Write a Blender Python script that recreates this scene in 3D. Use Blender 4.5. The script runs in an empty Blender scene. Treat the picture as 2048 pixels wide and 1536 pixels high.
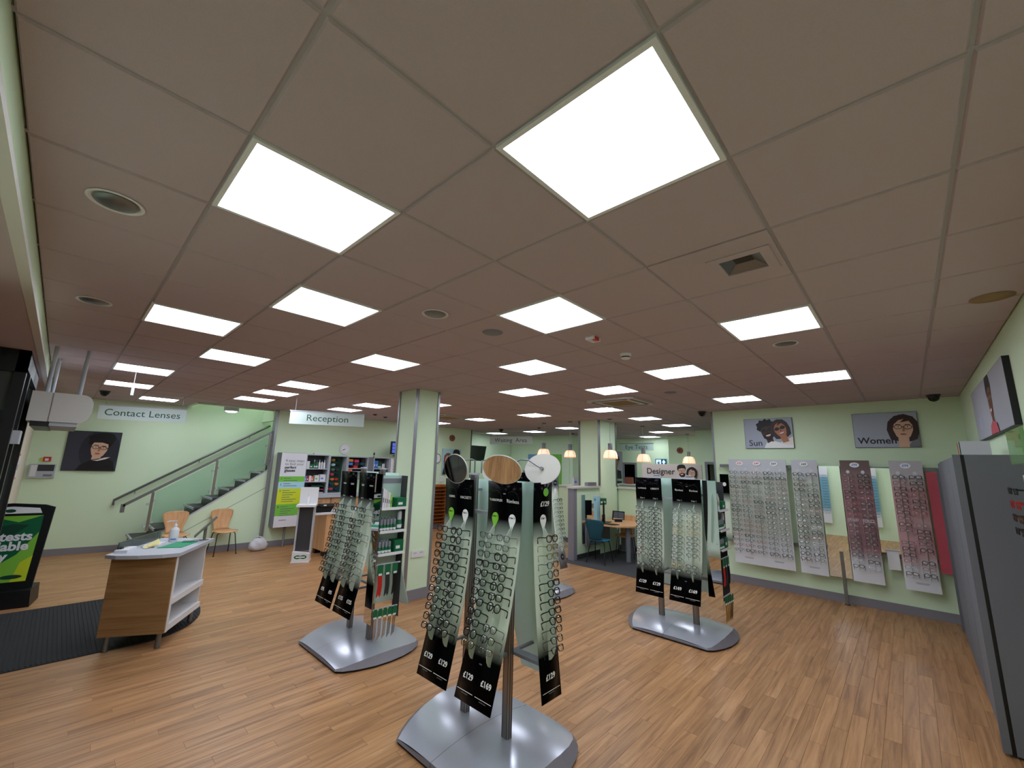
import bpy, bmesh, math, random
from mathutils import Vector, Matrix
random.seed(7)
C = bpy.context.scene.collection
scn = bpy.context.scene
PI = math.pi

# ------------------------------------------------------------------ camera, world, exposure
CAM = Vector((-0.8856, -0.3506, 1.93))
cam_d = bpy.data.cameras.new('camera')
cam_d.sensor_width = 36.0
cam_d.lens = 831.3 * 36 / 2048
cam_d.clip_start = 0.02
cam = bpy.data.objects.new('camera', cam_d)
C.objects.link(cam)
yaw, pit, rol = -0.815732, 0.191759, -0.026132
Rm = Matrix.Rotation(yaw, 3, 'Z') @ Matrix.Rotation(pit, 3, 'X') @ Matrix.Rotation(rol, 3, 'Y')
rt, fw, up = Rm @ Vector((1, 0, 0)), Rm @ Vector((0, 1, 0)), Rm @ Vector((0, 0, 1))
M4 = Matrix((rt, up, -fw)).transposed().to_4x4()
M4.translation = CAM
cam.matrix_world = M4
scn.camera = cam
world = bpy.data.worlds.new('night')
scn.world = world
world.use_nodes = True
world.node_tree.nodes['Background'].inputs[0].default_value = (0.5, 0.55, 0.7, 1)
world.node_tree.nodes['Background'].inputs[1].default_value = 0.03
scn.view_settings.view_transform = 'Standard'
scn.view_settings.look = 'None'
scn.view_settings.gamma = 1
scn.view_settings.use_curve_mapping = False
scn.view_settings.exposure = 0.0
PANEL_EMIT = 12.5
scn.cycles.use_denoising = True
scn.cycles.max_bounces = 8
scn.cycles.transparent_max_bounces = 24
scn.cycles.sample_clamp_indirect = 6

CEIL = 3.04
T = 0.6


# ------------------------------------------------------------------ materials
def lin(c):
    c = [x / 255 for x in c[:3]]
    return tuple(x / 12.92 if x <= .04045 else ((x + .055) / 1.055) ** 2.4 for x in c) + (1,)


def mat(name, rgb, rough=.5, metal=0, spec=.5, emit=0, coat=0, bump=0, bscale=200, noise=0, nscale=6, alpha=1, trans=0, ior=1.45):
    m = bpy.data.materials.new(name)
    m.use_nodes = True
    nt = m.node_tree
    b = nt.nodes['Principled BSDF']
    col = lin(rgb)
    b.inputs['Base Color'].default_value = col
    b.inputs['Roughness'].default_value = rough
    b.inputs['Metallic'].default_value = metal
    b.inputs['Specular IOR Level'].default_value = spec
    b.inputs['Coat Weight'].default_value = coat
    b.inputs['Alpha'].default_value = alpha
    b.inputs['Transmission Weight'].default_value = trans
    b.inputs['IOR'].default_value = ior
    if emit:
        b.inputs['Emission Color'].default_value = col
        b.inputs['Emission Strength'].default_value = emit
    if noise or bump:
        g = nt.nodes.new('ShaderNodeNewGeometry')
    if noise:
        n = nt.nodes.new('ShaderNodeTexNoise')
        n.inputs['Scale'].default_value = nscale
        n.inputs['Detail'].default_value = 5
        nt.links.new(g.outputs['Position'], n.inputs['Vector'])
        r = nt.nodes.new('ShaderNodeMapRange')
        r.inputs[3].default_value = 1 - noise
        r.inputs[4].default_value = 1 + noise
        nt.links.new(n.outputs['Fac'], r.inputs[0])
        mx = nt.nodes.new('ShaderNodeMix')
        mx.data_type = 'RGBA'
        mx.blend_type = 'MULTIPLY'
        mx.inputs[0].default_value = 1
        mx.inputs[6].default_value = col
        nt.links.new(r.outputs[0], mx.inputs[7])
        nt.links.new(mx.outputs[2], b.inputs['Base Color'])
    if bump:
        n2 = nt.nodes.new('ShaderNodeTexNoise')
        n2.inputs['Scale'].default_value = bscale
        n2.inputs['Detail'].default_value = 3
        nt.links.new(g.outputs['Position'], n2.inputs['Vector'])
        bp = nt.nodes.new('ShaderNodeBump')
        bp.inputs['Strength'].default_value = bump
        bp.inputs['Distance'].default_value = .002
        nt.links.new(n2.outputs['Fac'], bp.inputs['Height'])
        nt.links.new(bp.outputs[0], b.inputs['Normal'])
    return m


def wood_mat(name, c1, c2, c3, axis, rough, per_piece, gscale=1.0, spec=.4, turn=0.0):
    """streaky timber: noise stretched along one world axis, each plank with its own tone and grain offset"""
    m = bpy.data.materials.new(name)
    m.use_nodes = True
    nt = m.node_tree
    N, Lk = nt.nodes, nt.links
    b = N['Principled BSDF']
    g = N.new('ShaderNodeNewGeometry')
    oi = N.new('ShaderNodeObjectInfo')
    add = N.new('ShaderNodeMath')
    add.operation = 'ADD'
    Lk.new(g.outputs['Random Per Island'], add.inputs[0])
    Lk.new(oi.outputs['Random'], add.inputs[1])
    fr = N.new('ShaderNodeMath')
    fr.operation = 'FRACT'
    Lk.new(add.outputs[0], fr.inputs[0])
    mp = N.new('ShaderNodeMapping')
    sc = [22 * gscale, 22 * gscale, 22 * gscale]
    sc[axis] = 1.3 * gscale
    mp.inputs['Scale'].default_value = sc
    vr = N.new('ShaderNodeVectorRotate')
    vr.rotation_type = 'Z_AXIS'
    vr.inputs['Angle'].default_value = turn
    Lk.new(g.outputs['Position'], vr.inputs['Vector'])
    Lk.new(vr.outputs[0], mp.inputs['Vector'])
    cmb = N.new('ShaderNodeCombineXYZ')
    ml = N.new('ShaderNodeMath')
    ml.operation = 'MULTIPLY'
    ml.inputs[1].default_value = 37 if per_piece else 0
    Lk.new(fr.outputs[0], ml.inputs[0])
    for i in range(3):
        Lk.new(ml.outputs[0], cmb.inputs[i])
    Lk.new(cmb.outputs[0], mp.inputs['Location'])
    n1 = N.new('ShaderNodeTexNoise')
    n1.inputs['Scale'].default_value = 1
    n1.inputs['Detail'].default_value = 6
    n1.inputs['Roughness'].default_value = .65
    n1.inputs['Distortion'].default_value = .6
    Lk.new(mp.outputs[0], n1.inputs['Vector'])
    rp = N.new('ShaderNodeValToRGB')
    e = rp.color_ramp.elements
    e[0].position, e[0].color = .28, lin(c1)
    e[1].position, e[1].color = .78, lin(c3)
    k = e.new(.52)
    k.color = lin(c2)
    Lk.new(n1.outputs['Fac'], rp.inputs[0])
    mr = N.new('ShaderNodeMapRange')
    mr.inputs[3].default_value = .88 if per_piece else .97
    mr.inputs[4].default_value = 1.1 if per_piece else 1.03
    Lk.new(fr.outputs[0], mr.inputs[0])
    mx = N.new('ShaderNodeMix')
    mx.data_type = 'RGBA'
    mx.blend_type = 'MULTIPLY'
    mx.inputs[0].default_value = 1
    Lk.new(rp.outputs[0], mx.inputs[6])
    Lk.new(mr.outputs[0], mx.inputs[7])
    Lk.new(mx.outputs[2], b.inputs['Base Color'])
    b.inputs['Roughness'].default_value = rough
    b.inputs['Specular IOR Level'].default_value = spec
    bp = N.new('ShaderNodeBump')
    bp.inputs['Strength'].default_value = .15
    bp.inputs['Distance'].default_value = .001
    Lk.new(n1.outputs['Fac'], bp.inputs['Height'])
    Lk.new(bp.outputs[0], b.inputs['Normal'])
    return m


def panel_mat(name, stops, clear=.3):
    """printed acrylic sheet; stops = (height in metres, rgb, opacity) of the print from bottom to top"""
    m = bpy.data.materials.new(name)
    m.use_nodes = True
    nt = m.node_tree
    N, Lk = nt.nodes, nt.links
    for n in list(N):
        N.remove(n)
    out = N.new('ShaderNodeOutputMaterial')
    g = N.new('ShaderNodeNewGeometry')
    sp = N.new('ShaderNodeSeparateXYZ')
    Lk.new(g.outputs['Position'], sp.inputs[0])
    mr = N.new('ShaderNodeMapRange')
    mr.inputs[1].default_value, mr.inputs[2].default_value = 0, 2.2
    Lk.new(sp.outputs[2], mr.inputs[0])
    r1 = N.new('ShaderNodeValToRGB')
    r2 = N.new('ShaderNodeValToRGB')
    for r, f in ((r1, lambda s: lin(s[1])), (r2, lambda s: (s[2], s[2], s[2], 1))):
        e = r.color_ramp.elements
        e[0].position, e[0].color = stops[0][0] / 2.2, f(stops[0])
        e[1].position, e[1].color = stops[-1][0] / 2.2, f(stops[-1])
        for s in stops[1:-1]:
            k = e.new(s[0] / 2.2)
            k.color = f(s)
        Lk.new(mr.outputs[0], r.inputs[0])
    df = N.new('ShaderNodeBsdfDiffuse')
    tl = N.new('ShaderNodeBsdfTranslucent')
    Lk.new(r1.outputs[0], df.inputs[0])
    Lk.new(r1.outputs[0], tl.inputs[0])
    m1 = N.new('ShaderNodeMixShader')
    m1.inputs[0].default_value = .18
    Lk.new(df.outputs[0], m1.inputs[1])
    Lk.new(tl.outputs[0], m1.inputs[2])
    tr = N.new('ShaderNodeBsdfTransparent')
    tr.inputs[0].default_value = (.86, .93, .88, 1)
    m2 = N.new('ShaderNodeMixShader')
    Lk.new(r2.outputs[0], m2.inputs[0])
    Lk.new(tr.outputs[0], m2.inputs[1])
    Lk.new(m1.outputs[0], m2.inputs[2])
    gl = N.new('ShaderNodeBsdfGlossy')
    gl.inputs['Roughness'].default_value = .2
    lw = N.new('ShaderNodeFresnel')
    lw.inputs[0].default_value = 1.35
    m3 = N.new('ShaderNodeMixShader')
    ms = N.new('ShaderNodeMath')
    ms.operation = 'MULTIPLY'
    ms.inputs[1].default_value = .15
    Lk.new(lw.outputs[0], ms.inputs[0])
    Lk.new(ms.outputs[0], m3.inputs[0])
    Lk.new(m2.outputs[0], m3.inputs[1])
    Lk.new(gl.outputs[0], m3.inputs[2])
    Lk.new(m3.outputs[0], out.inputs[0])
    return m


def glass_mat(name, tint, body=0.0, ior=1.45, rough=0.02):
    """thin clear sheet: transparent with a tint, a touch of body colour and fresnel reflection"""
    m = bpy.data.materials.new(name)
    m.use_nodes = True
    nt = m.node_tree
    N, Lk = nt.nodes, nt.links
    for n in list(N):
        N.remove(n)
    out = N.new('ShaderNodeOutputMaterial')
    tr = N.new('ShaderNodeBsdfTransparent')
    tr.inputs[0].default_value = lin(tint)
    df = N.new('ShaderNodeBsdfDiffuse')
    df.inputs[0].default_value = lin(tint)
    m0 = N.new('ShaderNodeMixShader')
    m0.inputs[0].default_value = body
    Lk.new(tr.outputs[0], m0.inputs[1])
    Lk.new(df.outputs[0], m0.inputs[2])
    gl = N.new('ShaderNodeBsdfGlossy')
    gl.inputs['Roughness'].default_value = rough
    fr = N.new('ShaderNodeFresnel')
    fr.inputs[0].default_value = ior
    m1 = N.new('ShaderNodeMixShader')
    Lk.new(fr.outputs[0], m1.inputs[0])
    Lk.new(m0.outputs[0], m1.inputs[1])
    Lk.new(gl.outputs[0], m1.inputs[2])
    Lk.new(m1.outputs[0], out.inputs[0])
    return m


M = {}
M['wall'] = mat('pale_green_paint', (217, 236, 204), .75, bump=.25, bscale=160, noise=.015, nscale=3)
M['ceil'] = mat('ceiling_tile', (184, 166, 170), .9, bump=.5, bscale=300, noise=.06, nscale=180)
M['tbar'] = mat('ceiling_bar', (166, 160, 162), .6)
M['void'] = mat('ceiling_void', (60, 56, 52), .9)
M['plank'] = wood_mat('floor_plank', (124, 84, 52), (172, 126, 84), (196, 152, 110), 0, .38, True)
M['oak'] = wood_mat('oak_veneer', (140, 98, 58), (176, 130, 84), (192, 148, 100), 0, .45, False)
M['oakv'] = wood_mat('oak_veneer_light', (196, 146, 100), (216, 168, 120), (226, 182, 136), 2, .4, False)
M['rackwood'] = wood_mat('orange_wood', (134, 74, 30), (168, 98, 44), (184, 114, 56), 2, .4, False)
M['carpet'] = mat('grey_carpet', (66, 66, 70), .95, bump=.8, bscale=400, noise=.2, nscale=300)
M['mat'] = mat('ribbed_mat', (38, 37, 38), .9, bump=.6, bscale=300, noise=.2, nscale=120)
M['skirt'] = mat('grey_skirting', (134, 130, 138), .45)
M['trim'] = mat('aluminium_trim', (150, 150, 156), .35, metal=.6)
M['alu'] = mat('silver_metal_paint', (186, 188, 200), .2, metal=.45, noise=.03, nscale=500)
M['baseskirt'] = mat('dark_grey_plastic', (112, 106, 112), .45)
M['pole'] = mat('aluminium_pole', (150, 145, 142), .3, metal=.9)
M['chrome'] = mat('chrome', (205, 205, 208), .15, metal=1)
M['steel'] = mat('brushed_steel', (128, 130, 130), .35, metal=.8)
M['mirror'] = mat('mirror_glass', (235, 238, 236), .01, metal=1)
M['black'] = mat('black_plastic', (14, 14, 16), .4)
M['blackgloss'] = mat('black_gloss', (12, 12, 14), .18)
M['dark'] = mat('dark_grey', (52, 52, 56), .5)
M['grey'] = mat('mid_grey', (122, 124, 132), .55)
M['cabgrey'] = mat('cabinet_grey', (104, 106, 113), .6, noise=.02, nscale=90)
M['lgrey'] = mat('light_grey', (180, 182, 190), .5)
M['white'] = mat('white_plastic', (224, 222, 224), .45)
M['offwhite'] = mat('off_white_paint', (206, 202, 196), .6)
M['cream'] = mat('cream_paint', (216, 204, 186), .7)
M['print'] = mat('white_print', (240, 240, 240), .5)
M['inkgreen'] = mat('green_ink', (30, 92, 72), .5)
M['ink'] = mat('dark_ink', (28, 26, 32), .5)
M['inkgrey'] = mat('grey_ink', (96, 94, 100), .5)
M['red'] = mat('red_plastic', (196, 44, 40), .4)
M['inkred'] = mat('red_ink', (232, 88, 70), .5)
M['inkblue'] = mat('blue_ink', (96, 130, 214), .5)
M['green'] = mat('brand_green', (10, 98, 60), .45)
M['dgreen'] = mat('deep_green', (14, 66, 44), .5)
M['lime'] = mat('lime_green', (132, 196, 62), .5)
M['lime2'] = mat('apple_green', (118, 190, 70), .5)
M['yellow'] = mat('lemon_yellow', (206, 218, 40), .5)
M['paleblue'] = mat('pale_blue', (170, 212, 222), .5)
M['clipgreen'] = mat('clipboard_green', (20, 150, 104), .4)
M['teal'] = mat('teal_fabric', (22, 74, 88), .8, bump=.4, bscale=500)
M['tealseat'] = mat('teal_seat', (36, 116, 142), .8, bump=.4, bscale=500)
M['postit'] = mat('yellow_paper', (226, 216, 150), .7)
M['paper'] = mat('paper', (222, 220, 226), .7)
M['bag'] = mat('plastic_bag', (214, 212, 218), .4, bump=.4, bscale=60, alpha=.9)
M['night'] = mat('dark_room', (10, 10, 12), .6)
M['glassdark'] = glass_mat('night_glass', (120, 126, 122), .35, 1.5)
M['glass'] = glass_mat('clear_glass', (206, 226, 214), .12, 1.3)
M['stairglass'] = glass_mat('balustrade_glass', (234, 246, 240), .06, 1.3)
M['lens'] = glass_mat('lens', (248, 251, 250), 0, 1.85, .05)
M['sunlens'] = glass_mat('sun_lens', (60, 50, 46), .2, 1.5)
M['signglass'] = glass_mat('frosted_sign', (226, 240, 238), .88, 1.3, .2)
M['signclear'] = glass_mat('clear_sign', (216, 238, 230), .7, 1.3, .05)
M['frost'] = panel_mat('frosted_acrylic_rear', [(0, (218, 234, 222), .9), (1, (218, 234, 222), .9), (2.2, (176, 214, 204), .85)])
M['fin'] = panel_mat('fin_acrylic', [(0, (216, 226, 212), .7), (2.2, (226, 234, 226), .65)])
blk = (6, 6, 8)
frs = (234, 243, 228)
M['panel'] = panel_mat('black_header_panel', [(0, blk, 1), (.66, blk, 1), (.80, (196, 206, 190), .95), (.86, frs, .93), (1.36, frs, .9), (1.44, (150, 160, 150), .95), (1.53, blk, 1), (2.2, blk, 1)])
M['panelgrey'] = panel_mat('grey_header_panel', [(0, (120, 122, 128), 1), (.60, (130, 132, 138), .95), (.8, frs, .9), (1.5, frs, .9), (1.62, (120, 126, 130), .95), (2.2, (116, 118, 124), 1)])
whp = (240, 240, 246)
M['wpanel'] = panel_mat('white_wall_panel', [(0, whp, 1), (.66, whp, 1), (.86, (224, 226, 222), .94), (1.0, (216, 220, 210), .92), (1.75, (216, 220, 210), .92), (1.95, (216, 216, 222), .96), (2.2, (210, 210, 220), .98)])
mv = (182, 140, 146)
M['mpanel'] = panel_mat('mauve_wall_panel', [(0, whp, 1), (.62, whp, 1), (.84, (186, 148, 154), .94), (1.0, mv, .9), (1.72, mv, .9), (1.86, (164, 142, 142), .94), (2.0, (134, 114, 112), .97), (2.2, (124, 104, 100), 1)])
pk = (226, 182, 184)
M['ppanel'] = panel_mat('pink_wall_panel', [(0, whp, 1), (.62, whp, 1), (.86, pk, .85), (1.7, pk, .8), (1.9, (214, 206, 210), .92), (2.2, (208, 204, 212), .95)])
bl = (140, 190, 214)
M['bpanel'] = panel_mat('blue_wall_panel', [(0, whp, 1), (.66, whp, 1), (.86, bl, .95), (1.75, bl, .95), (1.9, whp, 1), (2.2, whp, 1)])
M['redpanel'] = mat('red_card', (200, 84, 98), .5)
M['led'] = mat('led_panel', (255, 255, 255), .5, emit=PANEL_EMIT)
M['led'].node_tree.nodes['Principled BSDF'].inputs['Emission Color'].default_value = (.92, 1.0, 1.12, 1)
M['warm'] = mat('warm_bulb', (255, 214, 168), .5, emit=9)
M['shade'] = mat('glass_shade', (255, 222, 190), .3, emit=.75)
M['shadedeep'] = mat('glass_shade_rib', (226, 176, 140), .3, emit=.35)
M['screen'] = mat('blue_screen', (70, 90, 190), .3, emit=.9)
M['screendk'] = mat('dark_screen', (24, 28, 70), .3, emit=.6)
M['exit'] = mat('exit_blue', (16, 84, 120), .4, emit=.4)
M['exitw'] = mat('exit_white', (220, 240, 244), .4, emit=.8)
M['ledgreen'] = mat('green_light', (60, 220, 120), .4, emit=2)
M['stain'] = mat('brown_stain', (150, 124, 90), .9)
# frame colours
M['f_black'] = mat('frame_black', (16, 15, 17), .3)
M['f_tort'] = mat('frame_tortoise', (74, 44, 26), .25, noise=.5, nscale=200)
M['f_gold'] = mat('frame_gold', (176, 146, 80), .25, metal=.9)
M['f_silver'] = mat('frame_silver', (150, 152, 156), .25, metal=.9)
M['f_gun'] = mat('frame_gunmetal', (52, 52, 58), .3, metal=.6)
M['f_red'] = mat('frame_red', (168, 40, 36), .3)
M['f_clear'] = mat('frame_clear', (196, 200, 196), .2, alpha=.6)
M['f_navy'] = mat('frame_navy', (26, 34, 66), .3)
# skin and cloth inks for printed posters
M['sk1'] = mat('ink_skin_pale', (222, 178, 152), .5)
M['sk2'] = mat('ink_skin_tan', (176, 116, 84), .5)
M['sk3'] = mat('ink_skin_brown', (112, 64, 44), .5)
M['sk4'] = mat('ink_skin_deep', (74, 42, 32), .5)
M['hairblk'] = mat('ink_hair_black', (18, 15, 17), .5)
M['hairbrn'] = mat('ink_hair_brown', (56, 34, 30), .5)
M['hairred'] = mat('ink_hair_auburn', (138, 74, 56), .5)
M['lip'] = mat('ink_lips', (168, 88, 80), .5)
M['teeth'] = mat('ink_teeth', (236, 226, 220), .5)
M['pblue'] = mat('poster_blue_grey', (172, 178, 196), .5)
M['pgrey'] = mat('poster_grey', (172, 172, 184), .5)
M['pdark'] = mat('poster_charcoal', (58, 60, 74), .5)
M['pdark2'] = mat('poster_charcoal_shade', (42, 43, 54), .5)
M['pbeige'] = mat('poster_beige', (206, 194, 188), .5)
M['psky'] = mat('poster_sky', (122, 160, 204), .5)
M['navy'] = mat('ink_navy', (40, 44, 92), .5)
M['orange'] = mat('orange_ink', (222, 120, 62), .5)
M['pink'] = mat('pink_case', (204, 58, 110), .4)
M['blue'] = mat('blue_case', (48, 120, 206), .4)
M['gold'] = mat('amber_case', (208, 136, 48), .4)


# ------------------------------------------------------------------ mesh builder
class MB:
    def __init__(s):
        s.v, s.f, s.mi, s.mats = [], [], [], []
        s.smooth = set()

    def slot(s, m):
        if m not in s.mats:
            s.mats.append(m)
        return s.mats.index(m)

    def add(s, vs, fs, m=None, smooth=False):
        o = len(s.v)
        s.v += [tuple(p) for p in vs]
        k = s.slot(m) if m is not None else 0
        for f in fs:
            if smooth:
                s.smooth.add(len(s.f))
            s.f.append(tuple(i + o for i in f))
            s.mi.append(k)
        return s

    def box(s, x0, x1, y0, y1, z0, z1, m=None):
        p = [(x, y, z) for z in (z0, z1) for x, y in ((x0, y0), (x1, y0), (x1, y1), (x0, y1))]
        return s.add(p, [(3, 2, 1, 0), (4, 5, 6, 7), (0, 1, 5, 4), (1, 2, 6, 5), (2, 3, 7, 6), (3, 0, 4, 7)], m)

    def fbox(s, F, u0, u1, v0, v1, d0, d1, m=None):
        p = [F(u, v, d) for d in (d0, d1) for u, v in ((u0, v0), (u1, v0), (u1, v1), (u0, v1))]
        return s.add(p, [(3, 2, 1, 0), (4, 5, 6, 7), (0, 1, 5, 4), (1, 2, 6, 5), (2, 3, 7, 6), (3, 0, 4, 7)], m)

    def prism(s, pts, F, d0, d1, m=None):
        """polygon pts (u,v), counter-clockwise seen from +d, extruded d0..d1 in frame F"""
        n = len(pts)
        p = [F(u, v, d0) for u, v in pts] + [F(u, v, d1) for u, v in pts]
        fs = [tuple(range(n - 1, -1, -1)), tuple(range(n, 2 * n))]
        fs += [(i, (i + 1) % n, n + (i + 1) % n, n + i) for i in range(n)]
        return s.add(p, fs, m)

    def poly(s, pts, F, d, m=None):
        return s.add([F(u, v, d) for u, v in pts], [tuple(range(len(pts)))], m)

    def tube(s, path, r, m=None, n=8, caps=True):
        path = [Vector(p) for p in path]
        rs = r if isinstance(r, (list, tuple)) else [r] * len(path)
        vs, fs = [], []
        prev = None
        for i, p in enumerate(path):
            t = (path[min(i + 1, len(path) - 1)] - path[max(i - 1, 0)]).normalized()
            if prev is None:
                a = Vector((0, 0, 1)) if abs(t.z) < .9 else Vector((1, 0, 0))
                x = t.cross(a).normalized()
            else:
                x = (prev - t * prev.dot(t)).normalized()
            prev = x
            y = t.cross(x)
            for k in range(n):
                a = 2 * PI * k / n
                vs.append(p + (x * math.cos(a) + y * math.sin(a)) * rs[i])
        for i in range(len(path) - 1):
            for k in range(n):
                fs.append((i * n + k, i * n + (k + 1) % n, (i + 1) * n + (k + 1) % n, (i + 1) * n + k))
        s.add(vs, fs, m, True)
        if caps:
            o = len(vs)
            s.add(vs[:n], [tuple(range(n - 1, -1, -1))], m)
            s.add(vs[-n:], [tuple(range(n))], m)
        return s

    def lathe(s, c, prof, m=None, n=20, axis='Z', caps=True):
        vs, fs = [], []
        c = Vector(c)
        for r, h in prof:
            for k in range(n):
                a = 2 * PI * k / n
                x, y = r * math.cos(a), r * math.sin(a)
                vs.append(c + (Vector((x, y, h)) if axis == 'Z' else Vector((x, h, y)) if axis == 'Y' else Vector((h, x, y))))
        for i in range(len(prof) - 1):
            for k in range(n):
                fs.append((i * n + k, i * n + (k + 1) % n, (i + 1) * n + (k + 1) % n, (i + 1) * n + k))
        s.add(vs, fs, m, True)
        if caps:
            if prof[0][0] > 1e-5:
                s.add(vs[:n], [tuple(range(n - 1, -1, -1))], m)
            if prof[-1][0] > 1e-5:
                s.add(vs[-n:], [tuple(range(n))], m)
        return s

    def mesh(s, name, m=None):
        me = bpy.data.meshes.new(name)
        me.from_pydata(s.v, [], s.f)
        ms = s.mats if s.mats else [m]
        for k in ms:
            me.materials.append(M[k] if isinstance(k, str) else (k or M[m]))
        if len(ms) > 1:
            me.polygons.foreach_set('material_index', s.mi)
        if s.smooth:
            sm = [i in s.smooth for i in range(len(s.f))]
            me.polygons.foreach_set('use_smooth', sm)
        me.update()
        return me

    def build(s, name, m=None, parent=None, world=True):
        o = bpy.data.objects.new(name, s.mesh(name, m))
        C.objects.link(o)
        if parent is not None:
            put(o, parent, world)
        return o


def put(o, parent, world=True):
    o.parent = parent
    if world:
        o.matrix_parent_inverse = Matrix.Translation(-wloc(parent))


def wloc(o):
    """world translation of a thing or part whose geometry is laid out in world coordinates"""
    t = Vector(o.location)
    if o.parent is not None:
        t = t + o.matrix_parent_inverse.translation + wloc(o.parent)
    return t


def tag(o, label, cat, group=None):
    o['label'] = label
    o['category'] = cat
    if group:
        o['group'] = group
    return o


def thing(name, label, cat, loc=(0, 0, 0), rz=0, group=None):
    o = bpy.data.objects.new(name, None)
    o.empty_display_size = .1
    C.objects.link(o)
    o.location = loc
    o.rotation_euler = (0, 0, rz)
    return tag(o, label, cat, group)


def struct(o):
    o['kind'] = 'structure'
    return o


def frame(o, x):
    """2-D frame on a vertical plane: u along x, v up, d out of the plane (x cross up)"""
    o, x = Vector(o), Vector(x).normalized()
    n = x.cross(Vector((0, 0, 1)))
    return lambda u, v, d=0: o + x * u + Vector((0, 0, v)) + n * d


TEXTS = []


def text(s, size, parent, F, u, v, d, m, align='CENTER', name='lettering', bold=0, world=True, shear=0, sx=1.0):
    cu = bpy.data.curves.new(name, 'FONT')
    cu.body = s
    cu.size = size
    cu.align_x = align
    cu.align_y = 'CENTER'
    cu.extrude = .0006
    cu.offset = bold
    cu.shear = shear
    cu.resolution_u = 3
    cu.materials.append(M[m])
    o = bpy.data.objects.new(name, cu)
    C.objects.link(o)
    p0, px, pv = F(u, v, d), F(u + 1, v, d) - F(u, v, d), F(u, v + 1, d) - F(u, v, d)
    nz = px.cross(pv).normalized()
    R = Matrix((px.normalized() * sx, pv.normalized(), nz)).transposed().to_4x4()
    R.translation = p0
    o.matrix_local = R
    o.parent = parent
    if world:
        o.matrix_parent_inverse = Matrix.Translation(-wloc(parent))
    TEXTS.append(o)
    return o


def ell(cx, cy, rx, ry, n=20, a0=0, a1=2 * PI):
    full = abs(a1 - a0 - 2 * PI) < 1e-6
    k = n if full else n + 1
    return [(cx + rx * math.cos(a0 + (a1 - a0) * i / n), cy + ry * math.sin(a0 + (a1 - a0) * i / n)) for i in range(k)]


def prints(parent, F, shapes, d0, name='print'):
    """flat inks laid one over the other, each a fraction of a millimetre proud of the last"""
    b = MB()
    for i, (m, pts) in enumerate(shapes):
        b.poly(pts, F, d0 + .0004 * (i + 1), m)
    return b.build(name, None, parent)


ORD = 'zeroth first second third fourth fifth sixth seventh eighth ninth tenth eleventh twelfth thirteenth fourteenth fifteenth sixteenth seventeenth eighteenth nineteenth'.split()
# ------------------------------------------------------------------ room shell
XF, YS, XE, YN = -1.30, -1.0, 7.63, 10.25          # front wall, right-hand wall, display wall, reception wall
lights = [(0, 0), (-1, 2), (2, 2), (0, 4), (-1, 6), (4, 0), (2, 6), (4, 4), (0, 8), (6, 2), (8, 0), (-1, 11), (-1, 14), (0, 17),
          (2, 10), (2, 12), (2, 14), (5, 12), (5, 14), (6, 10), (6, 6), (10, 12), (10, 9), (7, 4), (10, 6), (13, 6), (16, 6), (19, 8),
          (10, 2), (10, 15), (16, 17), (16, 14), (15, 11), (22, 10)]
cassette = [(5.51, 3.12), (5.39, 7.68)]

# floor: base slab, vinyl planks laid along x, carpet at the back
fl = struct(MB().box(-3.2, 16, -1.2, 14, -.12, -.004).build('floor', 'plank'))


def plank_cells():
    pw, pl = .1, .92
    out = []
    iy = 0
    y = -1.0
    while y < 12.6:
        x = XF - 1.2 - ((iy * 0.37) % 1) * pl
        while x < (7.63 if y < 2.3 else 6.5 if y < 5.2 else 8.4):
            xe = 7.62 if y < 2.3 else 6.48 if y < 5.2 else 8.4
            a, b = max(x, -2.4), min(x + pl, xe)
            if b - a > .05:
                out.append((a, b, y, y + pw))
            x += pl
        y += pw
        iy += 1
    return out


def in_view(p, mx=1.25, my=1.0):
    q = Rm.transposed() @ (Vector(p) - CAM)
    return q.y > .2 and abs(q.x / q.y) < mx and abs(q.z / q.y) < my


pc = plank_cells()
pc.sort(key=lambda c: (not in_view(((c[0] + c[1]) / 2, c[2], 0)), ((c[0] + c[1]) / 2 - CAM.x) ** 2 + (c[2] - CAM.y) ** 2))
pm = {}
g = .0007
for a, b, y0, y1 in pc[:300]:
    k = round(b - a, 3)
    if k not in pm:
        bm_ = MB()
        w, e = .1 - 2 * g, .0012
        vs = [(0, 0, -.004), (k - 2 * g, 0, -.004), (k - 2 * g, w, -.004), (0, w, -.004), (0, 0, -e * .4), (k - 2 * g, 0, -e * .4), (k - 2 * g, w, -e * .4), (0, w, -e * .4),
              (e, e, 0), (k - 2 * g - e, e, 0), (k - 2 * g - e, w - e, 0), (e, w - e, 0)]
        fs = [(0, 1, 5, 4), (1, 2, 6, 5), (2, 3, 7, 6), (3, 0, 4, 7), (4, 5, 9, 8), (5, 6, 10, 9), (6, 7, 11, 10), (7, 4, 8, 11), (8, 9, 10, 11)]
        pm[k] = bm_.add(vs, fs).mesh('plank', 'plank')
    o = bpy.data.objects.new('plank', pm[k])
    C.objects.link(o)
    o.location = (a + g, y0 + g, 0)
    o.parent = fl
b = MB()
for a, c, y0, y1 in pc[300:]:
    b.box(a + g, c - g, y0 + g, y1 - g, -.004, 0)
o = b.build('planks', 'plank', fl)
o['kind'] = 'stuff'
b = MB().box(6.48, 16, 2.3, 5.2, -.004, .003).box(8.4, 16, 5.2, 12, -.004, .003).box(7.64, 16, 1.2, 2.3, -.004, .003)
b.build('carpet', 'carpet', fl)

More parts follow.
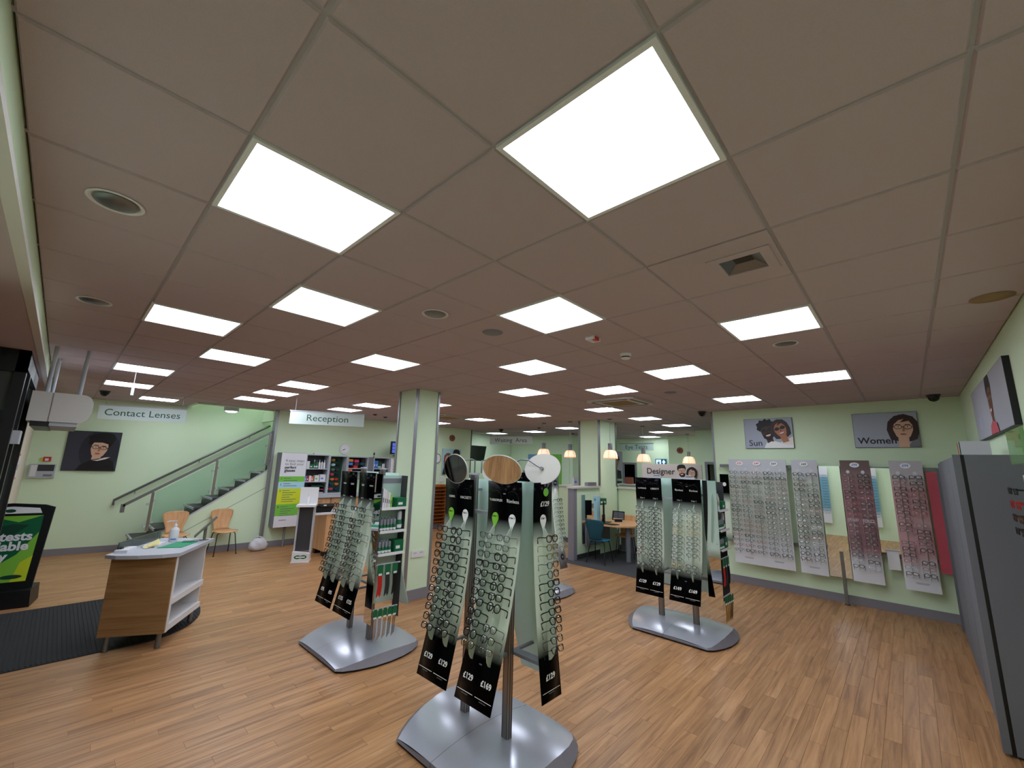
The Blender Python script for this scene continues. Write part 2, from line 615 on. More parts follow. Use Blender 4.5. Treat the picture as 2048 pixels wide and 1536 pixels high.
# ceiling: slab, tiles in a 600 mm grid, recessed bars
ce = struct(MB().box(-2.6, 16.2, -1.3, 10.42, CEIL + .03, CEIL + .1).box(-2.6, .95, 10.42, 12.4, CEIL + .03, CEIL + .1).box(5.2, 16.2, 10.42, 14, CEIL + .03, CEIL + .1).build('ceiling', 'void'))
struct(MB().box(.85, 5.3, 10.32, 12.2, 4.5, 4.6, 'offwhite').box(.90, .96, 10.40, 12.2, CEIL - .01, 4.5, 'wall').box(5.2, 5.3, 10.42, 12.2, 0, 4.5, 'wall').box(.95, 5.2, 10.40, 10.44, CEIL - .01, 4.5, 'wall').build('wall_stairwell'))
holes = set(lights) | {(2, 0)}
cells = []
for i in range(-2, 27):
    for j in range(-2, 21):
        if (i, j) in holes:
            continue
        x0, x1, y0, y1 = max(i * T, -1.15), (i + 1) * T, max(j * T, YS), (j + 1) * T
        if i == 1 and j >= 17:
            x1 = .95
        elif j == 17 and 2 <= i <= 8:
            y1 = 10.42
        if x1 - x0 < .03 or y1 - y0 < .03 or x0 > 15.6 or (j >= 18 and 2 <= i <= 8):
            continue
        cells.append((x0, x1, y0, y1))
cells.sort(key=lambda c: (not in_view(((c[0] + c[1]) / 2, (c[2] + c[3]) / 2, CEIL)), (c[0] - CAM.x) ** 2 + (c[2] - CAM.y) ** 2))
tm = {}


def tile_geo(b, x0, x1, y0, y1, z):
    g, e, h = .006, .006, .008
    p = []
    for q, zz in ((g, z + .02), (g, z + h), (g + e, z)):
        p += [(x0 + q, y0 + q, zz), (x1 - q, y0 + q, zz), (x1 - q, y1 - q, zz), (x0 + q, y1 - q, zz)]
    fs = [(8, 11, 10, 9)]
    for r in (0, 4):
        fs += [(r + (k + 1) % 4, r + k, r + 4 + k, r + 4 + (k + 1) % 4) for k in range(4)]
    b.add(p, fs)


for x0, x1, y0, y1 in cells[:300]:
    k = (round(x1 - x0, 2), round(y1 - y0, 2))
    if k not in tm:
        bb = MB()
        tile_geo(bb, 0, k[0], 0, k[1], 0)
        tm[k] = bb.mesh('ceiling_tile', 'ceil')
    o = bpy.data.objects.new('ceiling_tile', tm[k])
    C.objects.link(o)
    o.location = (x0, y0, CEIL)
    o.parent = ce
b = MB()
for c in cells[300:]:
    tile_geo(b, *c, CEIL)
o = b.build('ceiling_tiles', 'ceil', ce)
o['kind'] = 'stuff'
b = MB()
for i in range(-1, 27):
    b.box(i * T - .012, i * T + .012, -1.2, 10.2 if 2 <= i <= 8 else 12.3, CEIL + .009, CEIL + .03)
for j in range(-1, 21):
    b.box(-1.15, .6 if j > 17 else 16, j * T - .012, j * T + .012, CEIL + .0092, CEIL + .03)
b.build('ceiling_bars', 'tbar', ce)

# walls
H = CEIL + .03
struct(MB().box(XE, XE + .16, YS - .15, 2.3, 0, H).build('wall_east', 'wall'))
struct(MB().box(XF - .9, XE + .16, YS - .15, YS, 0, H).build('wall_south', 'wall'))
struct(MB().box(XF - .15, XF, YS, 3.0, 0, 2.84).build('wall_southwest', 'wall'))
struct(MB().box(XF - .15, XF, 8.9, 12.2, 0, 2.84).build('wall_west', 'cream'))
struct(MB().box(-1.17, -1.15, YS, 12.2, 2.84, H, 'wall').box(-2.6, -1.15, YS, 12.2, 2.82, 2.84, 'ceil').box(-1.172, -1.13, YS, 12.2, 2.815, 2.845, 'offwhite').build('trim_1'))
cwy = lambda x: 11.9 - 0.19 * (x + 1.25)
fCW = frame((-1.25, 11.9, 0), (1, -.19, 0))
struct(MB().fbox(fCW, -.2, 7.2, 0, 4.6, -.15, 0).build('wall_northwest', 'wall'))
struct(MB().box(2.45, 8.45, YN, YN + .15, 0, H).build('wall_north', 'wall'))
struct(MB().box(8.3, 8.45, YN + .151, 11.45, 0, H).build('wall_recess', 'wall'))
struct(MB().box(8.3, 12.0, 11.45, 11.6, 0, H).build('wall_northeast', 'wall'))
struct(MB().box(11.7, 11.85, 8.55, 11.45, 0, H).build('wall_waiting', 'wall'))
struct(MB().box(11.7, 14.4, 8.4, 8.54, 0, H).build('wall_waiting_side', 'wall'))
# eye test end: far wall with a dark doorway, then nearer blocks
b = MB().box(14.2, 14.35, 7.70, 8.4, 0, H).box(14.2, 14.35, 4.6, 7.26, 0, H).box(14.2, 14.35, 7.26, 7.70, 2.06, H)
struct(b.build('wall_far_east', 'wall'))
struct(MB().box(13.4, 14.3, 4.1, 5.6, 0, H).build('wall_far_block', 'wall'))
b = MB().box(11.6, 13.5, 3.75, 4.05, 0, H).box(11.6, 11.75, 1.0, 3.0, 0, H).box(11.6, 11.75, 3.0, 3.75, 2.08, H)
struct(b.build('wall_southeast', 'wall'))
struct(MB().box(7.8, 11.58, .95, 1.1, 0, H).build('wall_corridor', 'wall'))
struct(MB().box(15.2, 15.3, 6.5, 8.2, 0, H).box(12.6, 12.7, 2.6, 3.75, 0, H).build('trim_2', 'night'))
for k, (x, ya, yb, zt) in enumerate(((14.2, 7.26, 7.70, 2.06), (11.6, 3.0, 3.75, 2.08))):
    struct(MB().box(x - .03, x + .16, ya - .07, ya, 0, zt + .07).box(x - .03, x + .16, yb, yb + .07, 0, zt + .07).box(x - .03, x + .16, ya, yb, zt, zt + .07).build('door_%d' % (k + 1), 'skirt'))
# corner trims
struct(MB().box(XE - .01, XE + .17, 2.3, 2.33, 0, CEIL).build('trim_3', 'trim'))
struct(MB().box(2.41, 2.46, YN - .02, YN + .17, 0, CEIL).build('trim_4', 'trim'))
struct(MB().box(8.44, 8.47, YN - .01, YN + .02, 0, CEIL).build('trim_5', 'dark'))
struct(MB().box(2.4, 2.46, YN + .1, 12, 2.8, H).box(.95, 2.45, 10.42, 10.46, CEIL - .02, H).build('trim_6', 'wall'))
# pillars
struct(MB().box(2.72, 3.12, 5.02, 5.5, 0, CEIL).build('trim_7', 'wall'))
for k, (x, y) in enumerate(((2.72, 5.02), (3.12, 5.02), (2.72, 5.5))):
    struct(MB().box(x - .018, x + .018, y - .018, y + .018, .1, CEIL).build('trim_%d' % (8 + k), 'trim'))
struct(MB().box(2.70, 3.14, 5.0, 5.52, 0, .14).build('baseboard_pillar', 'skirt'))
struct(MB().box(7.82, 8.6, 4.95, 5.5, 0, CEIL).build('trim_11', 'wall'))
for k, (x, y) in enumerate(((7.82, 4.95), (8.6, 4.95), (7.82, 5.5))):
    struct(MB().box(x - .02, x + .02, y - .02, y + .02, 1.48, CEIL).build('trim_%d' % (12 + k), 'steel'))
# skirtings
for n, (x0, x1, y0, y1) in dict(east=(XE - .018, XE, YS, 2.3), south=(XF, XE, YS, YS + .018), north=(2.46, 8.44, YN - .018, YN), stairs=(.2, 2.42, 10.33, 10.348), west=(XF, XF + .018, 8.9, 12)).items():
    struct(MB().box(x0, x1, y0, y1, 0, .12).build('baseboard_' + n, 'skirt'))
struct(MB().fbox(fCW, 0, 2.0, 0, .12, 0, .018).build('baseboard_northwest', 'skirt'))

# shop front: dark glazed door screen on the left
t = thing('entrance_door_screen', 'black framed glass entrance door screen at the left edge of the room', 'door', (-1.3, 5.3, 0))
b = MB().box(-1.27, -1.2, 5.27, 5.36, 0, 2.82).box(-2.2, -1.2, 5.27, 5.36, 2.62, 2.82).box(-2.2, -1.27, 5.27, 5.36, 2.2, 2.28)
b.build('frame', 'black', t)
MB().box(-1.26, -1.2, 7.05, 7.15, 0, 2.82).box(-1.27, -1.2, 5.36, 7.05, 2.66, 2.82).box(-1.28, -1.2, 5.8, 5.9, 0, 2.66).build('side_frame', 'black', t)
MB().box(-2.2, -1.27, 5.30, 5.32, .05, 2.2).box(-2.2, -1.27, 5.30, 5.32, 2.28, 2.62).build('glass_pane', 'glassdark', t)
MB().box(-1.245, -1.235, 5.9, 7.05, .02, 2.66).build('glass_pane', 'glassdark', t)
MB().box(-1.22, -1.16, 5.5, 5.75, 2.0, 2.12).build('door_closer', 'lgrey', t)
MB().box(-1.24, -1.16, 5.28, 5.38, 1.22, 1.3).build('red_button', 'red', t)
struct(MB().box(-2.6, -2.5, -1, 12, 0, 2.84).build('wall_street', 'night'))
t = thing('red_notice', 'small white notice with red border on cream wall by the entrance', 'notice', (XF, 9.6, 1.7))
F = frame((XF, 9.5, 1.62), (0, -1, 0))
F = frame((XF, 9.4, 1.58), (0, 1, 0))
nF = lambda u, v, d=0: Vector((XF + .004 + d, 9.4 + u, 1.58 + v))
MB().box(XF, XF + .004, 9.4, 9.75, 1.52, 1.9).build('backing', 'red', t)
MB().box(XF + .004, XF + .006, 9.43, 9.72, 1.55, 1.87, 'paper').box(XF + .006, XF + .007, 9.52, 9.6, 1.66, 1.74, 'ink').build('sheet', None, t)

# ------------------------------------------------------------------ ceiling fittings
led_frame = MB().box(.003, .022, .003, .597, -.004, .012).box(.578, .597, .003, .597, -.004, .012).box(.022, .578, .003, .022, -.004, .012).box(.022, .578, .578, .597, -.004, .012).mesh('frame', 'white')
led_diff = MB().box(.022, .578, .022, .578, .002, .01).mesh('diffuser', 'led')
LL = {(0, 0): 'biggest square light panel near the top of the photo', (-1, 2): 'second biggest light panel, left of the biggest', (2, 2): 'diamond light panel right of the round downlight, in the middle',
      (0, 4): 'light panel between second biggest panel and the grey pillar', (-1, 6): 'light panel beside the second round downlight at left', (4, 0): 'light panel below the square air diffuser at right',
      (2, 6): 'light panel just above the near pillar', (4, 4): 'diamond light panel above the speaker stands, second in its diagonal', (0, 8): 'light panel above the staircase opening, nearest of that row',
      (6, 2): 'light panel left of the far right one, by the smoke detector', (8, 0): 'light panel above the Women poster', (-1, 11): 'light panel behind the hanging teal tag',
      (-1, 14): 'light panel beside the black camera dome near Contact Lenses sign', (0, 17): 'light panel right above the Contact Lenses sign', (2, 10): 'light panel above the Reception sign, nearest of three in a row',
      (2, 12): 'light panel above the Reception sign, middle of three in a row', (2, 14): 'light panel above the Reception sign, furthest of three in a row', (5, 12): 'light panel just left of the near pillar top',
      (5, 14): 'light panel behind the Reception sign right end', (6, 10): 'light panel half hidden by the right edge of near pillar', (6, 6): 'diamond light panel third in the middle diagonal',
      (10, 12): 'light panel above the waiting area television', (10, 9): 'small light panel between camera dome and far pillar', (7, 4): 'light panel in front of the ceiling cassette at right',
      (10, 6): 'light panel just behind the ceiling cassette', (13, 6): 'light panel right of the far pillar top', (16, 6): 'light panel left of the display wall corner',
      (19, 8): 'light panel over the Eye Test area', (10, 2): 'light panel above the Sun poster wall', (10, 15): 'light panel behind the far cassette, over the couple poster',
      (16, 17): 'light panel above Waiting Area sign, left', (16, 14): 'light panel above Waiting Area sign, right', (15, 11): 'light panel above the second pendant lamp', (22, 10): 'furthest light panel above the exit sign'}
for (i, j) in lights:
    x, y = i * T, j * T
    t = thing('ceiling_light_panel', LL[(i, j)], 'light', (x, y, CEIL), 0, 'LED panels in the tiled ceiling')
    for nm, me in (('frame', led_frame), ('diffuser', led_diff)):
        o = bpy.data.objects.new(nm, me)
        C.objects.link(o)
        o.parent = t

dl_trim = MB().lathe((0, 0, 0), [(.078, .004), (.086, 0), (.092, -.005), (.1, -.003), (.1, .0)], None, 28, caps=False).mesh('trim_ring', 'white')
dl_cup = MB().lathe((0, 0, 0), [(.078, .004), (.073, .012), (.04, .026), (.0001, .027)], None, 28, caps=False).mesh('reflector', 'steel')
for (x, y, lb) in ((-.89, 2.11, 'unlit round downlight near the left edge, nearest'), (-.89, 3.91, 'unlit round downlight at left, the further one'), (.89, 2.14, 'unlit round downlight between the two middle light panels'),
                   (3.32, .31, 'unlit round downlight below the right light panel')):
    t = thing('round_downlight', lb, 'downlight', (x, y, CEIL - .002), 0, 'round downlights')
    for nm, me in (('trim_ring', dl_trim), ('reflector', dl_cup)):
        o = bpy.data.objects.new(nm, me)
        C.objects.link(o)
        o.parent = t
        if nm == 'reflector':
            o.scale.z = -.6
sp = MB().lathe((0, 0, 0), [(.0001, -.012), (.07, -.011), (.085, -.005), (.09, 0)], None, 24, caps=False).mesh('grille', 'grey')
for (x, y, lb) in ((1.48, 2.12, 'round grey ceiling speaker grille left of diamond light panel'), (5.13, 2.09, 'small round grey ceiling speaker in front of the cassette')):
    t = thing('ceiling_speaker', lb, 'speaker', (x, y, CEIL), 0, 'round ceiling speakers')
    o = bpy.data.objects.new('grille', sp)
    C.objects.link(o)
    o.parent = t
t = thing('smoke_detector', 'white smoke detector on ceiling between two light panels at right', 'detector', (2.79, 1.57, CEIL))
MB().lathe((0, 0, 0), [(.055, 0), (.055, -.02), (.045, -.028), (.045, -.03)], None, 20, caps=False).build('base', 'white', t, False)
MB().lathe((0, 0, 0), [(.042, -.026), (.042, -.042)], None, 20, caps=False).build('vent_ring', 'black', t, False)
MB().lathe((0, 0, 0), [(.045, -.041), (.04, -.052), (.0001, -.056)], None, 20, caps=False).build('cap', 'white', t, False)
t = thing('alarm_unit', 'small white alarm box with a dark red lens on ceiling', 'detector', (2.13, 1.53, CEIL))
MB().box(-.06, .06, -.04, .04, -.03, 0).build('housing', 'white', t, False)
MB().box(-.035, .025, -.045, -.01, -.034, -.004).build('red_lens', 'red', t, False)
t = thing('square_air_diffuser', 'square recessed ceiling air diffuser above the right light panel', 'vent', (1.5, .3, CEIL))
x0, y0 = 1.5, .18
tile_hole = MB()
for a, bb, c_, d_ in ((1.206, 1.794, .006, .08), (1.206, 1.794, .28, .594), (1.206, 1.4, .08, .28), (1.6, 1.794, .08, .28)):
    tile_hole.box(a, bb, c_, d_, CEIL, CEIL + .018)
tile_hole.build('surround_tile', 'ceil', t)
b = MB()
for a, bb, c_, d_ in ((-.15, .15, -.15, -.1), (-.15, .15, .1, .15), (-.15, -.1, -.1, .1), (.1, .15, -.1, .1)):
    b.box(x0 + a, x0 + bb, y0 + c_, y0 + d_, CEIL - .006, CEIL - .0005)
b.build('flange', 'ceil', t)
MB().add([(x0 - .1, y0 - .1, CEIL + .001), (x0 + .1, y0 - .1, CEIL + .001), (x0 + .1, y0 + .1, CEIL + .001), (x0 - .1, y0 + .1, CEIL + .001), (x0, y0, CEIL + .055)],
         [(1, 0, 4), (2, 1, 4), (3, 2, 4), (0, 3, 4)]).build('pyramid_deflector', 'steel', t)
for k, (cx, cy) in enumerate(cassette):
    
    t = thing('ceiling_cassette', ('square air conditioning cassette right of centre on the ceiling', 'far air conditioning cassette beside the near pillar')[k], 'air conditioner', (cx, cy, CEIL), 0, 'ceiling cassettes')
    F = lambda u, v, d=0: Vector((u, -v, -d))
    MB().prism([(-.43, -.37), (-.37, -.43), (.37, -.43), (.43, -.37), (.43, .37), (.37, .43), (-.37, .43), (-.43, .37)], F, .001, .035).build('fascia', 'offwhite', t, False)
    MB().box(-.24, .24, -.24, .24, -.039, -.035).build('grille', 'stain', t, False)
    for a in range(4):
        R = Matrix.Rotation(a * PI / 2, 3, 'Z')
        o = MB().add([R @ Vector(p) for p in [(-.32, .33, -.037), (.32, .33, -.037), (.32, .39, -.037), (-.32, .39, -.037), (-.32, .33, -.033), (.32, .33, -.033), (.32, .39, -.033), (-.32, .39, -.033)]],
                     [(0, 1, 2, 3), (7, 6, 5, 4), (0, 4, 5, 1), (1, 5, 6, 2), (2, 6, 7, 3), (3, 7, 4, 0)]).build('louvre', 'dark', t, False)
# camera domes
for (x, y, lb) in ((-.51, 10.0, 'black camera dome near the Contact Lenses sign'), (7.3, -.73, 'black camera dome in right-hand ceiling corner'), (7.5, 2.45, 'black camera dome at the corner of the Sun wall'),
                   (6.6, 9.7, 'dark camera dome above the wall clock and door'), (8.6, 9.0, 'dark camera dome left of Waiting Area sign')):
    t = thing('camera_dome', lb, 'camera', (x, y, CEIL), 0, 'ceiling camera domes')
    MB().lathe((0, 0, 0), [(.075, 0), (.075, -.02), (.068, -.022)], None, 20, caps=False).build('collar', 'dark', t, False)
    MB().lathe((0, 0, 0), [(.066, -.02), (.062, -.05), (.045, -.08), (.02, -.095), (.0001, -.098)], None, 20, caps=False).build('dome', 'blackgloss', t, False)
# sprinkler-like roses and small sensors
for (x, y, lb) in ((4.15, 8.9, 'small dark ceiling sensor left of the Reception sign'), (4.6, 9.2, 'small dark ceiling sensor behind the Reception sign'), (11.0, 7.9, 'small dark ceiling sensor near the pendant lamps'), (8.8, 7.6, 'dark round vent over waiting area')):
    t = thing('ceiling_sensor', lb, 'sensor', (x, y, CEIL), 0, 'small ceiling sensors')
    MB().lathe((0, 0, 0), [(.05, 0), (.05, -.012), (.02, -.03), (.0001, -.031)], None, 14, caps=False).build('body', 'dark', t, False)
t = thing('hanging_teal_tag', 'small teal tag on a thin cord hanging from the ceiling at left', 'tag', (-.35, 7.2, 2.75))
MB().tube([(-.35, 7.2, CEIL), (-.35, 7.2, 2.86)], .003, None, 6).build('cord', 'lgrey', t)
MB().box(-.365, -.335, 7.19, 7.21, 2.72, 2.87).build('tag', 'paleblue', t)
tag(MB().lathe((2.95, -.86, CEIL - .003), [(.0001, 0), (.1, 0), (.1, .0015)], None, 24).build('ceiling_rose_plate', 'stain'), 'brown round plate on the ceiling by the right-hand wall', 'plate')
# air curtain
t = thing('air_curtain', 'white air curtain hanging on rods above the entrance', 'heater', (-.95, 6.7, 2.25))
F = frame((-1.17, 6.0, 2.24), (1, 0, 0))
prof = [(0, 0), (.38, 0), (.43, .05), (.45, .12), (.45, .22), (.42, .28), (.38, .30), (0, .30)]
MB().prism([(.16 + .9 * (u - .16) if u > .16 else u, v) for u, v in prof if True], F, -1.4, -.005).build('housing', 'white', t)
MB().prism([(.15, 0), (.38, 0), (.43, .05), (.45, .12), (.45, .22), (.42, .28), (.38, .30), (.15, .30)], F, -.005, .02).build('end_cap', 'offwhite', t)
MB().prism([(0, 0), (.14, 0), (.14, .30), (0, .30)], F, -.005, .02).build('end_plate', 'offwhite', t)
MB().fbox(F, .03, .16, -.05, 0, -1.3, .0, 'black').build('intake_grille', None, t)
MB().fbox(F, .16, .36, -.04, 0, -1.3, .0, 'lgrey').build('underside_plate', None, t)
for (x, y) in ((-1.08, 6.1), (-.84, 6.1), (-1.06, 6.9), (-.84, 6.9)):
    MB().tube([(x, y, 2.52), (x, y, CEIL)], .018, None, 10).build('hanging_rod', 'lgrey', t)
# hanging signs
def hang_sign(words, p0, p1, z0, z1, label, clear='signglass', tsize=.15, off=0):
    p0, p1 = Vector((*p0, z0)), Vector((*p1, z0))
    w = (p1 - p0).length
    F = frame(p0, p1 - p0)
    t = thing('hanging_sign', label, 'sign', (p0 + p1) / 2, 0, 'hanging department signs')
    MB().fbox(F, 0, w, 0, z1 - z0, -.004, .004).build('sign_board', clear, t)
    MB().fbox(F, -.01, w + .0, z1 - z0, z1 - z0 + .018, -.012, .012).build('top_rail', 'steel' if clear == 'signclear' else 'lgrey', t)
    for u in (.08, w - .08):
        MB().tube([F(u, z1 - z0 + .018), F(u, CEIL - z0)], .003, None, 6).build('wire', 'lgrey', t)
    text(words, tsize, t, F, w / 2 + off, (z1 - z0) / 2, .005, 'inkgreen', sx=1.08)
    return t


hang_sign('Contact Lenses', (-.54, 10.0), (.62, 9.45), 2.54, 2.78, 'frosted hanging sign reading Contact Lenses', tsize=.165)
hang_sign('Reception', (1.84, 7.7), (2.93, 7.05), 2.555, 2.785, 'frosted hanging sign reading Reception', tsize=.165)
hang_sign('Waiting  Area', (8.8, 9.7), (9.25, 8.25), 2.58, 2.83, 'frosted hanging sign reading Waiting Area', tsize=.19)
hang_sign('Eye Tests', (12.0, 6.68), (12.0, 5.5), 2.49, 2.71, 'pale hanging sign reading Eye Tests behind a pendant lamp', 'signclear', tsize=.19)
# pendant lamps
for k, (x, y, zt, r, lb) in enumerate(((7.75, 6.57, 2.42, .165, 'leftmost pendant lamp with a ribbed glass shade'), (7.77, 5.75, 2.36, .145, 'second pendant lamp from the left'), (7.73, 4.6, 2.38, .165, 'pendant lamp hanging in front of the far pillar'),
                                      (9.65, 4.72, 2.36, .18, 'pendant lamp hanging in front of the Eye Tests sign'), (12.7, 4.67, 2.38, .19, 'furthest right pendant lamp above the Designer board'))):
    t = thing('pendant_lamp', lb, 'lamp', (x, y, CEIL), 0, 'glowing pendant lamps')
    zb = {0: 2.17, 1: 2.15, 2: 2.13, 3: 2.09, 4: 2.11}[k]
    hs = r * 1.15
    MB().lathe((0, 0, 0), [(.055, 0), (.055, -.025), (.0001, -.03)], None, 16, caps=False).build('ceiling_rose', 'steel', t, False)
    top = zb + hs - CEIL
    MB().tube([(0, 0, -.02), (0, 0, top + .14)], .006, None, 6).build('cord', 'lgrey', t, False)
    MB().lathe((0, 0, 0), [(.0001, top + .15), (.052, top + .15), (.052, top - .005), (.0001, top - .005)], None, 16).build('lamp_holder', 'grey', t, False)
    prof = [(.05, hs), (.42 * r / .5 * .8, hs * .93), (r * .86, hs * .66), (r * .97, hs * .3), (r, 0)]
    MB().lathe((0, 0, zb - CEIL), prof, None, 24, caps=False).build('shade', 'shade', t, False)
    b = MB()
    for a in range(6):
        ca, sa = math.cos(a * PI / 3 + .3), math.sin(a * PI / 3 + .3)
        b.tube([(ca * (q + .004), sa * (q + .004), zb - CEIL + h) for q, h in prof], .006, None, 5)
    b.build('shade_rib', 'shadedeep', t, False)
    MB().lathe((0, 0, zb - CEIL), [(r + .003, -.006), (r + .005, .008)], None, 24, caps=False).build('shade_rim', 'shadedeep', t, False)
    MB().lathe((0, 0, zb - CEIL + hs * .45), [(.0001, -.045), (.035, -.02), (.04, .01), (.02, .05), (.0001, .06)], None, 14, caps=False).build('bulb', 'warm', t, False)


# ------------------------------------------------------------------ posters
def face(cx, cy, r, skin, hair, style, glasses='ink', tilt=0, smile=False, sun=False, beard=False):
    """a flat printed head: returns ink shapes"""
    def tr(p):
        c, s = math.cos(tilt), math.sin(tilt)
        return [(cx + (u * c - v * s) * r, cy + (u * s + v * c) * r) for u, v in p]
    sh = []
    if style == 'bob':
        sh.append((hair, tr([(-.95, -1.15), (-.4, -1.3), (.5, -1.3), (1.0, -1.05), (1.18, -.2), (1.1, .6), (.75, 1.15), (.1, 1.4), (-.6, 1.2), (-1.1, .6), (-1.2, -.2)])))
    if style == 'long':
        sh.append((hair, tr([(-1.05, -2.0), (1.0, -2.0), (1.1, 0), (.9, .9), (.3, 1.35), (-.4, 1.3), (-.95, .8), (-1.15, -.3)])))
    sh.append((skin, tr([(-.35, -1.9), (.4, -1.9), (.4, -.6), (-.4, -.6)])))
    sh.append((skin, tr([(-.18, -1.12), (.2, -1.1), (.52, -.8), (.72, -.2), (.74, .5), (.5, .95), (0, 1.08), (-.5, .95), (-.74, .5), (-.72, -.2), (-.5, -.82)])))
    if beard:
        sh.append((hair, tr([(-.7, -.3), (-.45, -.42), (-.3, -.25), (.3, -.25), (.45, -.42), (.7, -.3), (.6, -.85), (.2, -1.25), (-.2, -1.25), (-.6, -.85)])))
    if style == 'short':
        sh.append((hair, tr([(-.78, .15), (-.62, .62), (.1, .72), (.66, .6), (.78, .1), (.95, .7), (.8, 1.25), (.3, 1.5), (-.4, 1.48), (-.85, 1.2), (-.95, .6)])))
    if style in ('bob', 'long'):
        sh.append((hair, tr([(-.78, -.35), (-.66, .35), (-.3, .78), (.1, .9), (-.2, .55), (.45, .72), (.7, .3), (.78, -.3), (1.05, .4), (.6, 1.2), (-.2, 1.35), (-.9, .9), (-1.0, .1)])))
    if style == 'curly':
        sh.append((hair, tr([(-.8, .1), (-.6, .5), (0, .7), (.6, .55), (.8, .1), (1.05, .5), (1.15, 1.0), (.85, 1.2), (.8, 1.5), (.4, 1.45), (.2, 1.7), (-.15, 1.5), (-.5, 1.65), (-.7, 1.35), (-1.05, 1.25), (-1.0, .8), (-1.15, .5)])))
    for sx in (-1, 1):
        if not sun:
            sh.append(('teeth', tr(ell(sx * .34, .12, .13, .06, 8))))
            sh.append(('ink', tr(ell(sx * .34, .12, .055, .055, 8))))
        sh.append((hair, tr([(sx * .34 - .2, .3), (sx * .34 + .2, .3), (sx * .34 + .18, .36), (sx * .34 - .18, .36)])))
        if sun:
            sh.append(('ink', tr(ell(sx * .36, .1, .31, .22, 14))))
        elif glasses:
            o, i_ = ell(sx * .36, .1, .31, .22, 16), ell(sx * .36, .1, .265, .175, 16)
            for q in range(16):
                sh.append((glasses, tr([o[q], o[(q + 1) % 16], i_[(q + 1) % 16], i_[q]])))
    if glasses:
        sh.append((glasses, tr([(-.08, .12), (.08, .12), (.08, .17), (-.08, .17)])))
        for sx in (-1, 1):
            q = [(sx * .66, .12), (sx * .76, .1), (sx * .76, .17), (sx * .66, .18)]
            sh.append((glasses, tr(q if sx > 0 else q[::-1])))
    dk = {'sk1': 'sk2', 'sk2': 'sk3', 'sk3': 'sk4', 'sk4': 'hairblk'}[skin]
    sh.append((dk, tr([(-.03, .1), (.05, .1), (.1, -.2), (.14, -.3), (0, -.36), (-.12, -.3), (-.02, -.24)])))
    if smile:
        sh.append(('lip', tr([(-.36, -.5), (.36, -.46), (.25, -.72), (0, -.8), (-.25, -.74)])))
        sh.append(('teeth', tr([(-.3, -.52), (.3, -.49), (.2, -.64), (-.18, -.66)])))
    else:
        sh.append(('lip', tr([(-.26, -.58), (0, -.53), (.26, -.57), (.14, -.68), (-.14, -.69)])))
    return sh


def clip(sh, w, h):
    """keep the printed shapes inside the board"""
    out = []
    for m, p in sh:
        for ax, lim, sg in ((0, 0.003, 1), (0, w - .003, -1), (1, .003, 1), (1, h - .003, -1)):
            q = []
            for i in range(len(p)):
                a, c = p[i], p[(i + 1) % len(p)]
                ia, ic = sg * (a[ax] - lim) >= 0, sg * (c[ax] - lim) >= 0
                if ia:
                    q.append(a)
                if ia != ic:
                    t_ = (lim - a[ax]) / (c[ax] - a[ax])
                    q.append((a[0] + (c[0] - a[0]) * t_, a[1] + (c[1] - a[1]) * t_))
            p = q
            if len(p) < 3:
                break
        if len(p) >= 3:
            out.append((m, p))
    return out


def poster(label, F, w, h, bg, shapes, edge='ink', thick=.03, name='poster_board'):
    t = thing(name, label, 'poster', F(w / 2, 0, 0))
    MB().fbox(F, 0, w, 0, h, 0, thick - .001).build('board', edge, t)
    MB().fbox(F, .004, w - .004, .004, h - .004, thick - .001, thick).build('backdrop', bg, t)
    if shapes:
        prints(t, F, clip(shapes, w, h), thick)
    return t


FE = lambda y, z: frame((XE, y, z), (0, -1, 0))
# man on the stair wall
F = frame(fCW(.43, 1.59, .0), (1, -.19, 0))
sh = [('pdark2', ell(.5, .4, .3, .42)), ('hairblk', [(.2, 0), (.26, .12), (.4, .22), (.52, .25), (.66, .25), (.74, .18), (.78, 0)]), ('teeth', [(.42, .21), (.5, .2), (.62, .24), (.68, .28), (.6, .27), (.5, .225)])]
cl = sh[1:]
sh = sh[:1] + face(.49, .45, .17, 'sk1', 'hairblk', 'short', 'ink', -.12)
sh += [('hairblk', [(.32, .52), (.33, .62), (.31, .68), (.38, .735), (.46, .76), (.58, .765), (.67, .74), (.72, .67), (.69, .58), (.66, .5), (.64, .54), (.6, .575), (.48, .59), (.38, .57)])] + cl
poster('portrait poster of a dark-haired man in glasses and black sweater', F, .79, .79, 'pdark', sh)
# Sun
F = FE(1.755, 2.33)
sh = [('teeth', [(.3, 0), (.34, .1), (.45, .13), (.55, .1), (.62, .13), (.74, .2), (.74, 0)])]
sh += face(.36, .3, .13, 'sk4', 'hairblk', 'curly', 'ink', .22, True, True, True)
sh += face(.56, .33, .125, 'sk2', 'hairbrn', 'bob', 'ink', .32, True, True)
sh += [('print', [(.3, 0), (.33, .07), (.42, .12), (.52, .1), (.6, .07), (.74, .05), (.74, 0)])]
t = poster('Sun poster of two laughing people in sunglasses, on the display wall', F, .745, .525, 'pblue', sh)
text('Sun', .15, t, F, .06, .09, .034, 'ink', 'LEFT')
# Women
F = FE(.205, 2.33)
sh = [('pgrey', [(.5, 0), (.53, .09), (.62, .12), (.74, .1), (.78, 0)]), ('grey', [(.6, 0), (.66, .1), (.74, .2), (.745, 0)])]
sh += face(.575, .285, .15, 'sk1', 'hairbrn', 'bob', 'ink', -.05)
t = poster('Women poster of a dark-haired woman wearing thin glasses, on the display wall', F, .745, .525, 'pblue', sh)
text('Women', .135, t, F, .04, .1, .034, 'ink', 'LEFT', bold=.002)
